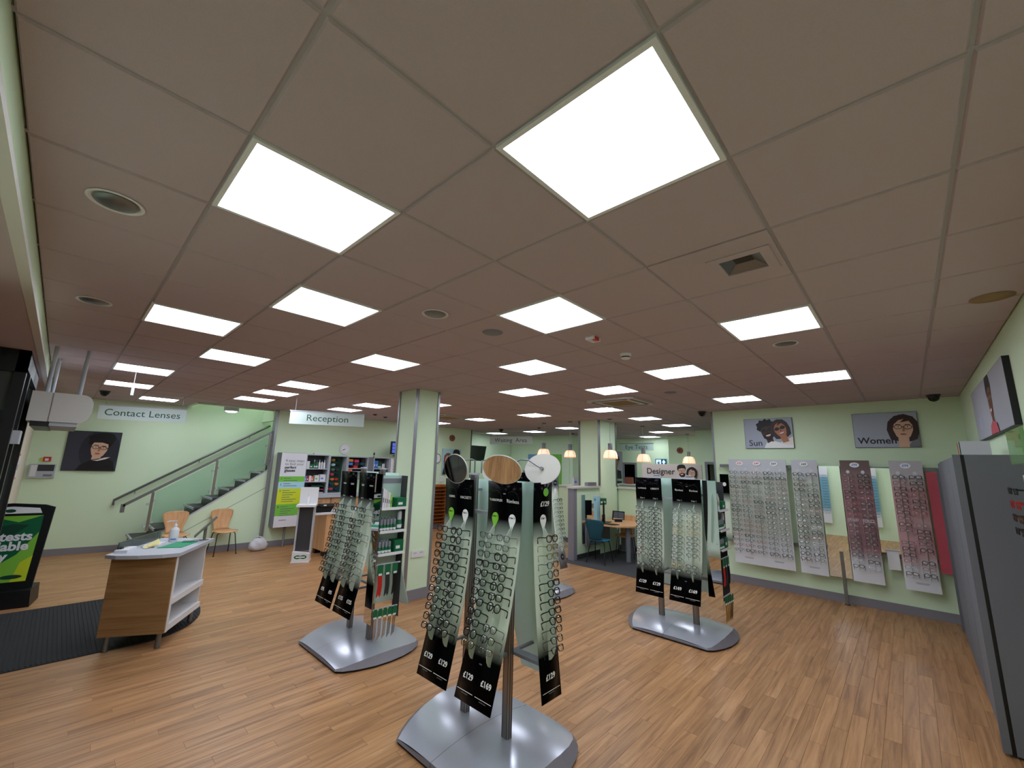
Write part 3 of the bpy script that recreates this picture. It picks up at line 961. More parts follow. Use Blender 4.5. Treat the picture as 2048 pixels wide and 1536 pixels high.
# right wall poster, seen at a grazing angle
F = frame((5.93, YS, 2.31), (-1, 0, 0))
sh = face(1.22, .3, .16, 'sk3', 'hairblk', 'short', None, 0, True) + [('redpanel', [(1.0, 0), (1.05, .08), (1.2, .12), (1.4, .08), (1.45, 0)])]
t = poster('grey poster with a person in red, high on the right-hand wall', F, 2.1, .52, 'pgrey', sh, thick=.04)
MB().fbox(F, .3, .55, .1, .22, .04, .041).build('lettering_block', 'pblue', t)
# couple poster by the wall clock
F = frame((7.27, YN, 1.58), (1, 0, 0))
sh = face(.22, .46, .15, 'sk1', 'hairred', 'long', 'sk2', .05)
sh += face(.53, .56, .15, 'sk2', 'hairblk', 'short', 'ink', -.08)
sh += [('ink', [(0, 0), (.04, .2), (.16, .27), (.3, .24), (.4, .3), (.62, .32), (.74, .26), (.74, 0)])]
poster('poster of a red-haired woman and dark-haired man beside the wall clock', F, .74, .79, 'paleblue', sh, 'lgrey')
# waiting wall poster
F = frame((11.7, 10.5, 1.35), (0, -1, 0))
sh = face(.42, .62, .2, 'sk1', 'hairblk', 'bob', None) + [('ink', [(.1, 0), (.2, .22), (.42, .3), (.64, .22), (.72, 0)])]
poster('blue poster of a black-haired person in the waiting area', F, .75, 1.0, 'psky', sh, 'psky')
tag(MB().box(11.66, 11.7, 8.9, 9.72, .8, 2.35).build('notice_board', 'lime2'), 'plain green notice board in the waiting area', 'board')
# narrow poster near the eye test door
F = frame((14.2, 8.38, 1.5), (0, -1, 0))
sh = face(.3, .62, .19, 'sk2', 'hairblk', 'short', None) + [('dark', [(.06, 0), (.08, .3), (.3, .36), (.54, .3), (.56, 0)])]
poster('narrow grey portrait poster beside the eye test doorway', F, .6, 1.05, 'pgrey', sh, 'lgrey')
# Designer board standing on the low wall
F = frame((8.68, 4.29, 1.66), (0, -1, 0))
sh = [('navy', [(.78, 0), (.84, .05), (.94, .1), (1.06, .09), (1.1, 0)]), ('inkred', [(1.08, 0), (1.16, .04), (1.3, .05), (1.36, 0)])]
sh += face(.95, .215, .105, 'sk1', 'hairblk', 'short', 'ink', .1, True, False, True)
sh += face(1.17, .185, .1, 'sk1', 'hairblk', 'bob', 'ink', -.12, True)
t = poster('Designer board with two laughing people, standing on the low wall', F, 1.38, .375, 'pbeige', sh, 'offwhite')
text('Designer', .185, t, F, .12, .205, .034, 'ink', 'LEFT', bold=.002)
MB().fbox(F, .2, .23, -.22, 0, .005, .025).fbox(F, 1.15, 1.18, -.22, 0, .005, .025).build('support_post', 'lgrey', t)

# ------------------------------------------------------------------ wall clocks, alarms, screens
def clock(label, F, r, rim):
    t = thing('wall_clock', label, 'clock', F(0, 0, 0), 0, None)
    MB().prism(ell(0, 0, r, r, 28), F, 0, .035).build('case', rim, t)
    MB().prism(ell(0, 0, r * .88, r * .88, 28), F, .035, .038).build('dial', 'print', t)
    b = MB()
    for k in range(12):
        a = k * PI / 6
        c, s = math.cos(a), math.sin(a)
        b.poly([(c * r * .68 - s * r * .03, s * r * .68 + c * r * .03), (c * r * .68 + s * r * .03, s * r * .68 - c * r * .03), (c * r * .8 + s * r * .03, s * r * .8 - c * r * .03), (c * r * .8 - s * r * .03, s * r * .8 + c * r * .03)], F, .0385, None)
    b.build('hour_mark', 'inkgrey', t)
    for nm, a, l, w in (('hour_hand', math.radians(215), .45, .035), ('minute_hand', math.radians(205), .68, .025)):
        c, s = math.cos(a), math.sin(a)
        MB().prism([(-s * r * w, c * r * w), (s * r * w, -c * r * w), (c * r * l + s * r * w, s * r * l - c * r * w), (c * r * l - s * r * w, s * r * l + c * r * w)][::-1], F, .039, .041).build(nm, 'ink', t)
    return t


clock('round white wall clock above the reception shelves', frame((4.12, YN, 2.22), (1, 0, 0)), .145, 'white')
clock('round wall clock with a black rim beside the couple poster', frame((7.06, YN, 2.06), (1, 0, 0)), .15, 'black')
# alarm panel and call point on stair wall
F = frame(fCW(.02, 1.45, 0), (1, -.19, 0))
t = thing('alarm_control_box', 'grey and black alarm control panel on the stair wall', 'panel', F(.17, 0, 0))
MB().fbox(F, 0, .34, 0, .26, 0, .06).build('case', 'lgrey', t)
MB().fbox(F, .11, .33, .13, .25, .06, .064).build('display', 'dark', t)
MB().fbox(F, .02, .1, .03, .24, .06, .063).build('label_plate', 'white', t)
MB().fbox(F, .2, .32, .03, .07, .06, .063).build('key_strip', 'grey', t)
t = thing('fire_call_point', 'small red and yellow fire call point above the alarm panel', 'call point', F(.17, .32, 0))
MB().fbox(F, .15, .25, .31, .4, 0, .04).build('box', 'red', t)
MB().fbox(F, .175, .225, .325, .37, .04, .043).build('glass', 'white', t)
MB().fbox(F, .11, .15, .32, .38, 0, .02).build('tag', 'yellow', t)
# CCTV monitor
F = frame((5.31, 10.0, 2.1), (1, -.15, 0))
t = thing('monitor', 'small monitor showing blue camera pictures above the reception shelves', 'monitor', F(.2, 0, 0))
MB().fbox(F, 0, .5, .03, .38, -.05, 0).build('case', 'blackgloss', t)
MB().fbox(F, .03, .47, .06, .35, 0, .003).build('screen', 'screendk', t)
b = MB()
for q in range(3):
    for w in range(3):
        b.fbox(F, .04 + q * .145, .04 + q * .145 + .125, .07 + w * .093, .07 + w * .093 + .08, .003, .004)
b.build('camera_picture', 'screen', t)
MB().fbox(F, .12, .38, -.03, .0, -.12, .03).fbox(F, .2, .3, 0, .06, -.06, -.04).build('foot', 'black', t)
# TV in the waiting recess
F = frame((8.5, 10.45, 2.03), (1, .12, 0))
t = thing('television', 'black wall television left of the Waiting Area sign', 'television', F(.5, 0, 0))
MB().prism([(0, 0), (.86, .0), (.98, .52), (.02, .52)], F, -.05, 0).build('case', 'black', t)
MB().prism([(.03, .03), (.84, .03), (.95, .49), (.05, .49)], F, 0, .002).build('screen', 'blackgloss', t)
MB().fbox(F, .2, .3, .2, .3, -.4, -.05).build('wall_bracket', 'black', t)
# exit sign
F = frame((12.6, 5.2, 2.0), (0, -1, 0))
t = thing('exit_sign', 'blue lit exit sign with running figure and arrow', 'sign', F(.2, 0, 0))
F = frame((14.14, 6.42, 2.0), (0, -1, 0))
t.location = F(.25, 0, 0)
MB().fbox(F, 0, .4, 0, .28, -.06, 0).build('sign_box', 'exit', t)
prints(t, F, [('exitw', [(.03, .03), (.21, .03), (.21, .25), (.03, .25)]), ('exit', ell(.13, .2, .022, .022, 8)), ('exit', [(.08, .05), (.11, .05), (.13, .1), (.17, .05), (.2, .05), (.15, .12), (.18, .16), (.09, .17), (.05, .11), (.1, .12)]),
              ('exitw', [(.29, .05), (.34, .05), (.34, .15), (.385, .15), (.315, .25), (.245, .15), (.29, .15)])], 0, 'pictogram')
# alarm bells
for (F, lb) in ((frame((7.62, YN, 2.72), (1, 0, 0)), 'dark red round bell on the wall above the couple poster'), (frame((13.4, 5.2, 2.55), (0, -1, 0)), 'dark red round bell on the far block wall')):
    t = thing('fire_bell', lb, 'bell', F(0, 0, 0), 0, 'fire bells')
    MB().prism(ell(0, 0, .1, .1, 18), F, 0, .05).build('gong', 'hairred', t)
    MB().prism(ell(0, 0, .03, .03, 10), F, .05, .06).build('boss', 'dark', t)
F = frame((6.95, YN, 2.68), (1, 0, 0))
tag(MB().prism(ell(0, 0, .07, .06, 14), F, 0, .05).prism(ell(0, 0, .04, .03, 12), F, .05, .07).build('wall_sensor', 'white'), 'small white sensor high on the wall above the couple poster', 'sensor')

# ------------------------------------------------------------------ staircase
t = thing('staircase', 'dark-stepped staircase with glass balustrade rising to the right', 'staircase', (1.0, 10.6, 0))
ys0, ys1 = 10.36, 11.05
for k in range(1, 11):
    x0 = .02 + .285 * k
    z = .18 * (k + 1)
    ymax = min(cwy(x0 + .3) - .01, 11.35)
    if x0 + .285 > 4.5:
        break
    o = MB().box(x0, x0 + .30, ys0 + .02, ymax, max(0, z - .4), z - .03, 'black').box(x0 - .02, x0 + .30, ys0 + .02, ymax, z - .03, z, 'dark').box(x0 - .03, x0 - .0, ys0 + .02, ymax, z - .035, z + .002, 'lgrey').build('step', None, t)
F = frame((0, 10.35, 0), (1, 0, 0))
MB().prism([(.05, 0), (2.42, 0), (2.42, 1.68), (1.3, .90), (.05, .06)], F, -.05, 0).build('stringer_wall', 'wall', t)
MB().prism([(.3, .235), (.3, .205), (2.42, 1.66), (2.42, 1.69)][::1], F, .0, .012).build('stringer_cap', 'lgrey', t)
MB().prism([(.9, .375), (.9, .365), (2.42, 1.275), (2.42, 1.285)], F, .0, .003).build('seam', 'grey', t)
sl = .655
rail = lambda x: 1.0 + sl * (x - .06)
MB().prism([(.06, rail(.06) - .025), (2.4, rail(2.4) - .025), (2.4, rail(2.4) + .03), (.06, rail(.06) + .03)], F, -.03, .03).build('handrail', 'steel', t)
MB().prism([(.03, rail(.06) - .12), (.09, rail(.06) - .12), (.09, rail(.06) + .03), (.03, rail(.06) + .03)], F, -.03, .03).build('handrail_end', 'steel', t)
for x in (.46, 1.42, 2.37):
    MB().box(x - .022, x + .022, 10.33, 10.36, max(.1, sl * (x + .1) + .15), rail(x) - .03).build('baluster_post', 'pole', t)
for xa, xb in ((.5, 1.38), (1.46, 2.33)):
    MB().prism([(xa, rail(xa) - .72), (xb, rail(xb) - .72), (xb, rail(xb) - .06), (xa, rail(xa) - .06)], F, -.012, -.002).build('glass_panel', 'stairglass', t)
for x, hh in ((.46, .2), (.46, .6), (1.42, .2), (1.42, .62), (2.37, .25), (2.37, .6)):
    for s in (-.05, .05):
        MB().box(x + s - .02, x + s + .02, 10.325, 10.37, rail(x + s) - hh - .04, rail(x + s) - hh).build('glass_clamp', 'lgrey', t)
wr = lambda u: 1.01 + .66 * (u - 1.3)
MB().tube([fCW(1.3, wr(1.3) - .1, .07), fCW(1.3, wr(1.3), .07), fCW(3.9, wr(3.9), .07)], .024, None, 10).build('wall_handrail', 'steel', t)
for u in (1.6, 2.6, 3.5):
    MB().tube([fCW(u, wr(u) - .02, .07), fCW(u, wr(u) - .07, .05), fCW(u, wr(u) - .07, 0)], .009, None, 8).build('rail_bracket', 'lgrey', t)
t = thing('stair_light', 'round bulkhead light over the staircase opening', 'light', (1.7, 10.9, 3.0))
MB().lathe((1.62, 10.75, 2.98), [(.0001, -.05), (.08, -.045), (.12, -.02), (.12, 0)], None, 20, caps=False).build('diffuser', 'led', t)
MB().lathe((1.62, 10.75, 2.98), [(.12, -.022), (.145, -.01), (.145, 1.52), (.12, 1.52)], None, 20, caps=False).build('rim', 'lgrey', t)


for k, x in enumerate((1.5, 2.9)):
    t = thing('ceiling_light_panel', ('first', 'second')[k] + ' light panel in the upper ceiling above the stairs', 'light', (x, 10.6, 4.485), 0, 'LED panels above the stairs')
    for nm, me in (('frame', led_frame), ('diffuser', led_diff)):
        o = bpy.data.objects.new(nm, me)
        C.objects.link(o)
        o.parent = t
# ------------------------------------------------------------------ shell chairs
def shell_chair(name, label, loc, rz, wood, group=None, seatmat=None, legm='chrome'):
    t = thing(name, label, 'chair', loc, rz, group)
    # seat and back, one curved ply shell split at the bend; chair faces local -y
    def sheet(rows, nm, m):
        n = len(rows[0])
        vs = [p for r in rows for p in r]
        k = len(vs)
        vs2 = vs + [(x, y + .004, z - .011) if nm == 'seat' else (x, y + .012, z) for x, y, z in vs]
        fs = []
        for i in range(len(rows) - 1):
            for j in range(n - 1):
                q = (i * n + j, i * n + j + 1, (i + 1) * n + j + 1, (i + 1) * n + j)
                fs.append(q)
                fs.append(tuple(k + w for w in q[::-1]))
        R = len(rows)
        for i in range(R - 1):
            for j in (0, n - 1):
                q = (i * n + j, (i + 1) * n + j, k + (i + 1) * n + j, k + i * n + j)
                fs.append(q if j == 0 else q[::-1])
        for i in (0, R - 1):
            for j in range(n - 1):
                q = (i * n + j, k + i * n + j, k + i * n + j + 1, i * n + j + 1)
                fs.append(q if i == 0 else q[::-1])
        return MB().add(vs2, fs, None, True).build(nm, m, t, False)
    us = [-1, -.75, -.4, 0, .4, .75, 1]
    rows = []
    for y, w, z in ((-.215, .15, .435), (-.19, .2, .447), (-.1, .215, .452), (.0, .21, .446), (.1, .185, .44), (.16, .155, .445), (.19, .14, .46)):
        rows.append([(u * w, y + .03 * (u * u) * (1 if y < -.18 else 0), z + .012 * abs(u) ** 2) for u in us])
    sheet(rows, 'seat', seatmat or wood)
    rows = []
    for z, w, y in ((.46, .14, .19), (.5, .135, .212), (.56, .14, .226), (.64, .165, .236), (.72, .195, .245), (.8, .205, .255), (.845, .198, .26), (.865, .16, .262)):
        rows.append([(u * w, y - .035 * u * u, z - (.012 * u * u if z > .84 else 0)) for u in us])
    sheet(rows, 'backrest', wood)
    for sx in (-1, 1):
        for y0, y1 in ((-.12, -.2), (.1, .2)):
            MB().tube([(sx * .06, y0 * .5, .425), (sx * .13, y0, .425), (sx * .16, y0 * 1.05, .40), (sx * .2, y1, .012)], .009, None, 8).lathe((sx * .2, y1, 0), [(.013, 0), (.013, .018)], 'black', 8).build('leg', legm, t, False)
    return t


shell_chair('shell_chair', 'beech ply chair nearest the counter, in front of the stairs', (.86, 10.03, 0), 0, 'oakv', 'beech chairs by the stairs')
shell_chair('shell_chair', 'beech ply chair beside the white carrier bag', (1.66, 10.05, 0), .12, 'oakv', 'beech chairs by the stairs')
shell_chair('shell_chair', 'teal chair seen from behind at the dispensing table', (7.05, 4.5, 0), PI / 2 + .1, 'teal', None, 'tealseat')
t = shell_chair('shell_chair', 'wooden chair behind the dispensing table', (8.02, 4.42, 0), -PI / 2 + .35, 'oakv', None, None, 'chrome')

# carrier bag
bm = bmesh.new()
bmesh.ops.create_icosphere(bm, subdivisions=3, radius=1)
for v in bm.verts:
    n = math.sin(v.co.x * 7 + v.co.z * 5) * .06 + math.sin(v.co.y * 9 - v.co.z * 6) * .06
    v.co *= 1 + n
    v.co.z = max(v.co.z, -.75) * (1.0 if v.co.z < .3 else .9)
    v.co = Vector((v.co.x * .18 * (1.1 if v.co.z < 0 else .85), v.co.y * .13, (v.co.z + .75) * .155))
me = bpy.data.meshes.new('body')
bm.to_mesh(me)
bm.free()
me.polygons.foreach_set('use_smooth', [True] * len(me.polygons))
me.materials.append(M['bag'])
t = thing('carrier_bag', 'white plastic carrier bag on the floor below the wall edge', 'bag', (2.3, 9.98, 0))
o = bpy.data.objects.new('body', me)
C.objects.link(o)
o.parent = t
MB().tube([(-.1, 0, .2), (-.07, .01, .27), (0, .0, .285), (.06, -.01, .26), (.1, 0, .2)], .012, None, 6).build('handle', 'bag', t, False)

# ------------------------------------------------------------------ welcome counter on the entrance mat
ur, wr_ = Vector((-.857, .515, 0)), Vector((.515, .857, 0))
o0 = Vector((.12, 5.38, 0))
K = lambda u, v, z: o0 + ur * u + wr_ * v + Vector((0, 0, z))
KF = lambda a, c, d=0: K(a, c, d)
t = thing('welcome_counter', 'small oak-fronted welcome counter standing on the black mat', 'counter', K(.28, .43, 0))
FB = lambda u, v, d=0: K(u, d, v)


def kbox(b, u0, u1, v0, v1, z0, z1, m=None):
    p = [K(u, v, z) for z in (z0, z1) for u, v in ((u0, v0), (u0, v1), (u1, v1), (u1, v0))]
    p = [K(u, v, z) for z in (z0, z1) for u, v in ((u0, v0), (u1, v0), (u1, v1), (u0, v1))]
    fs = [(0, 1, 2, 3), (7, 6, 5, 4), (4, 5, 1, 0), (5, 6, 2, 1), (6, 7, 3, 2), (7, 4, 0, 3)]
    return b.add(p, fs, m)


kbox(MB(), 0, .56, 0, .02, .15, .89).build('front_panel', wood_mat('counter_oak', (120, 86, 52), (150, 112, 72), (166, 128, 88), 0, .45, False, 1.0, .4, .541), t)
kbox(MB(), .54, .56, .02, .84, .15, .89).build('side_panel', 'oak', t)
kbox(MB(), .02, .54, .82, .84, .15, .89).build('back_panel', 'white', t)
kbox(MB(), .0, .54, .02, .84, .15, .21).build('bottom_shelf', 'white', t)
kbox(MB(), .0, .54, .02, .84, .40, .46).build('shelf', 'white', t)
kbox(MB(), -.004, 0, .02, .06, .15, .89).build('edge_strip', 'white', t)
b = MB()
top = [(-.03, .0), (-.03, .9), (.55, 1.0), (.62, .8), (.62, .0), (.5, -.06), (.3, -.085), (.1, -.06)]
p = [K(u, v, z) for z in (.89, .925) for u, v in top]
n = len(top)
b.add(p, [tuple(range(n))[::1], tuple(range(2 * n - 1, n - 1, -1))] + [(n + i, n + (i + 1) % n, (i + 1) % n, i) for i in range(n)])
b.build('worktop', 'lgrey', t)
for u, v in ((.06, .06), (.5, .06), (.06, .78), (.5, .78)):
    MB().lathe(K(u, v, 0), [(.025, 0), (.022, .15)], None, 12).build('leg', 'steel', t)
for q in range(4):
    MB().lathe(K(.535, .2 + .15 * q, .6), [(.006, 0), (.006, .01)], None, 8).build('peg_hole', 'black', t)
# things on the counter
cz = .925
t = thing('sanitiser_bottle', 'white pump bottle of hand sanitiser on the welcome counter', 'bottle', K(.34, .72, cz))
MB().lathe(K(.34, .72, cz), [(.045, 0), (.047, .01), (.047, .13), (.04, .15), (.016, .165), (.016, .18)], None, 18).build('body', 'white', t)
MB().lathe(K(.34, .72, cz), [(.018, .175), (.018, .195), (.006, .2), (.006, .225), (.012, .23), (.012, .24)], None, 12).build('pump', 'white', t)
MB().tube([K(.34, .72, cz + .235), K(.40, .70, cz + .235), K(.42, .69, cz + .222)], .006, None, 8).build('nozzle', 'white', t)
Fb = frame(K(.34, .72, cz), (1, -.3, 0))
MB().fbox(Fb, -.02, .03, .025, .04, .044, .049).build('label', 'inkblue', t)


def kplate(name, label, cat, pts, z0, z1, m, group=None):
    b = MB()
    n = len(pts)
    p = [K(u, v, z) for z in (z0, z1) for u, v in pts]
    b.add(p, [tuple(range(n)), tuple(range(2 * n - 1, n - 1, -1))] + [(n + i, n + (i + 1) % n, (i + 1) % n, i) for i in range(n)])
    t = thing(name, label, cat, K(*pts[0], z0), 0, group)
    b.build('board' if name == 'clipboard' else 'sheets', m, t)
    return t


t = kplate('clipboard', 'green clipboard lying on the welcome counter', 'clipboard', [(.08, .3), (.06, .66), (.27, .67), (.31, .3)], cz, cz + .006, 'clipgreen')
kbox(MB(), .1, .2, .6, .66, cz + .006, cz + .018).build('clip', 'chrome', t)
kplate('paper_stack', 'stack of white papers on the counter behind the yellow notes', 'papers', [(.36, .35), (.36, .6), (.44, .62), (.5, .38)], cz, cz + .02, 'paper')
kplate('paper_pad', 'white paper pad at the left end of the counter', 'papers', [(.47, .06), (.5, .3), (.6, .3), (.58, .06)], cz, cz + .03, 'paper')
t = thing('sticky_notes', 'crumpled yellow sticky notes on the counter', 'notes', K(.42, .3, cz))
b = MB()
for q in range(3):
    a = .5 * q
    p0 = K(.42 - .02 * q, .28 + .03 * q, cz + .003 + .012 * q)
    b.add([p0, p0 + Vector((.07, .02 - .02 * q, .004)), p0 + Vector((.06, .09, .03 + .012 * q)), p0 + Vector((-.015, .07, .012))], [(0, 1, 2, 3)])
b.build('sheets', 'postit', t)
# acrylic screen and tilted display on the counter
t = thing('acrylic_screen', 'low clear acrylic screen standing at the left end of the counter', 'screen', K(.57, .5, cz))
b = MB()
kbox(b, .565, .575, .1, .95, cz, cz + .1)
b.build('sheet', 'glass', t)
kbox(MB(), .55, .59, .12, .16, cz, cz + .05).build('foot', 'black', t)
t = thing('tilted_tablet_stand', 'tilted tablet on a short steel post at the back of the counter', 'tablet', K(.03, .75, cz))
MB().tube([K(.04, .78, cz), K(.04, .78, cz + .16)], .016, None, 10).lathe(K(.04, .78, cz), [(.05, 0), (.05, .008)], None, 16).build('post', 'pole', t)
pc_ = K(.04, .78, cz + .16)
ax = Vector((.66, -.1, .75)).normalized()
ay = Vector((.2, .97, -.05)).normalized()
az = ax.cross(ay).normalized()
Pf = lambda u, v, d=0: pc_ + ax * u + ay * v + az * d
MB().fbox(Pf, -.15, .15, -.11, .11, -.008, .008).build('tablet', 'steel', t)
# entrance mat
b = MB()
out = [(-2.4, 5.72), (-.2, 5.70)] + [(.0 + .68 * math.sin(a), 6.75 - 1.05 * math.cos(a)) for a in [i * PI / 16 for i in range(17)]] + [(-.2, 7.8), (-2.4, 7.86)]
Fz = lambda u, v, d=0: Vector((u, v, d))
t = thing('entrance_mat', 'black ribbed entrance mat with a rounded end under the counter', 'mat', (-.8, 6.75, 0))
MB().prism(out, Fz, .0005, .008).build('base', 'mat', t)
b = MB()
for q in range(86):
    x = -2.3 + q * .034
    hw = 1.03 if x < 0 else 1.05 * math.sqrt(max(0, 1 - (x / .68) ** 2)) * .98
    if hw > .05:
        b.box(x, x + .014, 6.76 - hw, 6.76 + hw, .008, .012)
o = b.build('ribs', 'mat', t)
o['kind'] = 'stuff'
# pavement poster stand
F = frame((-1.62, 8.27, 0), (1, -.16, 0))
t = thing('poster_stand', 'black framed poster stand with green eye test advert at left edge', 'sign', F(.4, 0, 0))
tl = lambda u, v, d=0: F(u, v, d - .12 * (v / 1.25))
MB().prism([(0, .2), (.76, .2), (.8, 1.2), (.7, 1.235), (.4, 1.26), (.1, 1.235), (0, 1.2)], tl, -.04, 0).build('frame', 'black', t)
MB().prism([(.06, .29), (.69, .29), (.71, 1.1), (.06, 1.1)], tl, 0, .003).build('advert', 'lime', t)
prints(t, tl, [('green', [(.06, .5), (.3, .42), (.55, .62), (.71, .9), (.71, 1.1), (.5, 1.02), (.3, 1.08), (.06, .98)]), ('lime2', [(.06, 1.0), (.3, 1.1), (.06, 1.1)]), ('dgreen', [(.06, .7), (.4, .78), (.6, .98), (.45, 1.0), (.2, .92), (.06, .9)]),
               ('yellow', [(.55, .29), (.69, .29), (.70, .6), (.6, .52)]), ('dgreen', ell(.55, .35, .1, .025, 16)), ('print', [(.25, 1.13), (.69, 1.13), (.66, 1.195), (.42, 1.22), (.25, 1.21)]), ('dgreen', ell(.40, 1.165, .05, .022, 14)), ('dgreen', ell(.32, 1.17, .05, .025, 14))], .003)
for s, v in (('Eye tests', .84), ('available', .72), ('today', .60)):
    text(s, .15, t, tl, .655 if v > .8 else .64 if v > .7 else .47, v, .008, 'print', 'RIGHT', bold=.005)
MB().prism([(-.05, 0), (.8, .0), (.78, .2), (0, .2)], tl, -.3, .14).build('water_base', 'black', t)

# ------------------------------------------------------------------ reception
t = thing('steps_board', 'wall-mounted grey board reading 4 easy steps to find your perfect glasses', 'board', (2.8, 9.95, 0))
F = frame((2.54, 9.95, .44), (1, 0, 0))
MB().fbox(F, 0, .55, 0, 1.63, -.3, 0).build('cabinet', 'grey', t)
MB().fbox(F, .0, .55, 1.1, 1.625, 0, .004).build('title_sheet', 'paper', t)
for nm, z0, z1, m in (('strip', .98, 1.1, 'lime2'), ('strip', .83, .98, 'paleblue'), ('strip', .49, .83, 'yellow'), ('strip', .24, .49, 'lime2'), ('strip', .0, .24, 'paper')):
    MB().fbox(F, .0, .55, z0, z1, 0, .004).build(nm, m, t)
for s, v, bd in (('4 easy steps', 1.45, 0), ('to find your', 1.375, 0), ('perfect', 1.30, .0025), ('glasses', 1.23, .0025)):
    text(s, .085, t, F, .09, v, .006, 'inkgrey' if not bd else 'ink', 'LEFT', bold=bd)
for s, v in (('1', 1.05), ('2', .92), ('3', .78), ('4', .43)):
    text(s, .07, t, F, .05, v, .006, 'ink')
b = MB()
for v0, rows in ((1.06, 2), (.94, 2), (.79, 6), (.44, 5), (.15, 1)):
    for q in range(rows):
        b.fbox(F, .1, .25 + .2 * ((q * 37) % 10) / 10, v0 - q * .048 - .008, v0 - q * .048 + .004, .004, .005)
b.build('small_print', 'inkgrey', t)
MB().tube([(2.82, 10.05, 0), (2.82, 10.05, .46)], .022, None, 10).build('leg', 'grey', t)

# shelving run above the worktop: four open units
def shelf_unit(x0, x1, z0, z1, label, shelves, back='dark'):
    t = thing('shelf_unit', label, 'shelf', ((x0 + x1) / 2, 10.1, z0), 0, 'reception shelf units')
    MB().box(x0, x1, YN - .03, YN - .002, z0, z1).build('back', back, t)
    MB().box(x0, x0 + .022, 9.97, YN - .03, z0, z1).build('side', 'lgrey', t)
    MB().box(x1 - .022, x1, 9.97, YN - .03, z0, z1).build('side', 'lgrey', t)
    MB().box(x0 + .022, x1 - .022, 9.97, YN - .03, z1 - .022, z1).build('top', 'lgrey', t)
    MB().box(x0 + .022, x1 - .022, 9.97, YN - .03, z0, z0 + .022).build('base', 'lgrey', t)
    for z in shelves:
        MB().box(x0 + .022, x1 - .022, 9.98, YN - .03, z - .02, z).build('shelf', 'lgrey', t)
    return t


shelf_unit(3.09, 3.64, 1.12, 2.05, 'open grey shelf unit right of the 4 easy steps board', (1.72, 1.42))
shelf_unit(3.645, 4.10, 1.12, 2.04, 'dark green backed unit of coloured glasses cases', (), 'dgreen')
shelf_unit(4.11, 4.66, 1.64, 2.03, 'small grey unit of bright glasses cases', (1.74,), 'black')
shelf_unit(4.82, 5.30, 1.3, 2.03, 'grey shelf unit of bottles beside the near pillar', (1.74,))
tag(MB().box(4.665, 4.815, 10.0, YN - .002, 1.3, 2.03).build('filler_panel', 'grey'), 'plain grey filler panel between two shelf units', 'panel')
F = frame((5.34, 10.0, 1.5), (1, 0, 0))
t = thing('letter_chart', 'tall white letter chart beside the bottles shelf', 'chart', F(.1, 0, 0))
MB().fbox(F, 0, .2, 0, .52, -.24, 0).build('box', 'white', t)
for q, s in enumerate('SZ8OEJ'[::-1]):
    text(s, .075, t, F, .1, .06 + q * .08, .002, 'inkgrey')
tag(MB().box(3.1, 5.5, 9.82, YN - .002, 1.05, 1.12).build('back_worktop', 'lgrey'), 'long pale grey worktop under the reception shelves', 'worktop')
# oak drawer units
for q in range(3):
    x0 = 3.12 + q * .62
    t = thing('drawer_unit', ('oak drawer unit right of the 4 easy steps board', 'oak drawer unit, middle one under the reception shelves', 'oak drawer unit nearest the pillar')[q], 'drawers', (x0 + .3, 10, 0), 0, 'oak drawer units')
    MB().box(x0, x0 + .61, 9.9, YN - .002, .06, 1.045).build('carcass', 'oakv', t)
    MB().box(x0, x0 + .61, 9.93, YN - .01, 0, .06).build('plinth', 'dark', t)
    for z0, z1 in ((.85, 1.035), (.64, .84), (.43, .63), (.25, .42), (.08, .24)):
        d = MB().box(x0 + .01, x0 + .6, 9.88, 9.9, z0, z1).build('drawer', 'oakv', t)
        MB().tube([(x0 + .2, 9.88, z1 - .06), (x0 + .22, 9.85, z1 - .065), (x0 + .38, 9.85, z1 - .065), (x0 + .4, 9.88, z1 - .06)], .007, None, 6).build('handle', 'chrome', d)


def bottle(x, y, z, h, r, m, capm, label, grp, cat='bottle', big=False):
    t = thing('bottle', label, cat, (x, y, z), 0, grp)
    if big:
        MB().lathe((0, 0, 0), [(r, 0), (r, h * .5), (r * .85, h * .55)], None, 12).build('body', m, t, False)
        MB().lathe((0, 0, 0), [(r * .86, h * .55), (r * .84, h * .93), (r * .5, h)], None, 12).build('cap', capm, t, False)
    else:
        MB().lathe((0, 0, 0), [(r, 0), (r, h * .62), (r * .5, h * .74), (r * .38, h * .78)], None, 12).build('body', m, t, False)
        MB().lathe((0, 0, 0), [(r * .45, h * .78), (r * .45, h * .93), (r * .2, h)], None, 10).build('cap', capm, t, False)
    MB().lathe((0, 0, 0), [(r + .001, h * .12), (r + .001, h * .3)], None, 12, caps=False).build('label', 'white', t, False)
    return t


def carton(x, y, z, w, d, h, m, label, grp=None, band='white', name='carton'):
    t = thing(name, label, 'box', (x, y, z), 0, grp)
    MB().box(0, w, 0, d, 0, h).build('box', m, t, False)
    MB().box(w * .15, w * .6, -.001, 0, h * .3, h * .55).build('label', band, t, False)
    return t


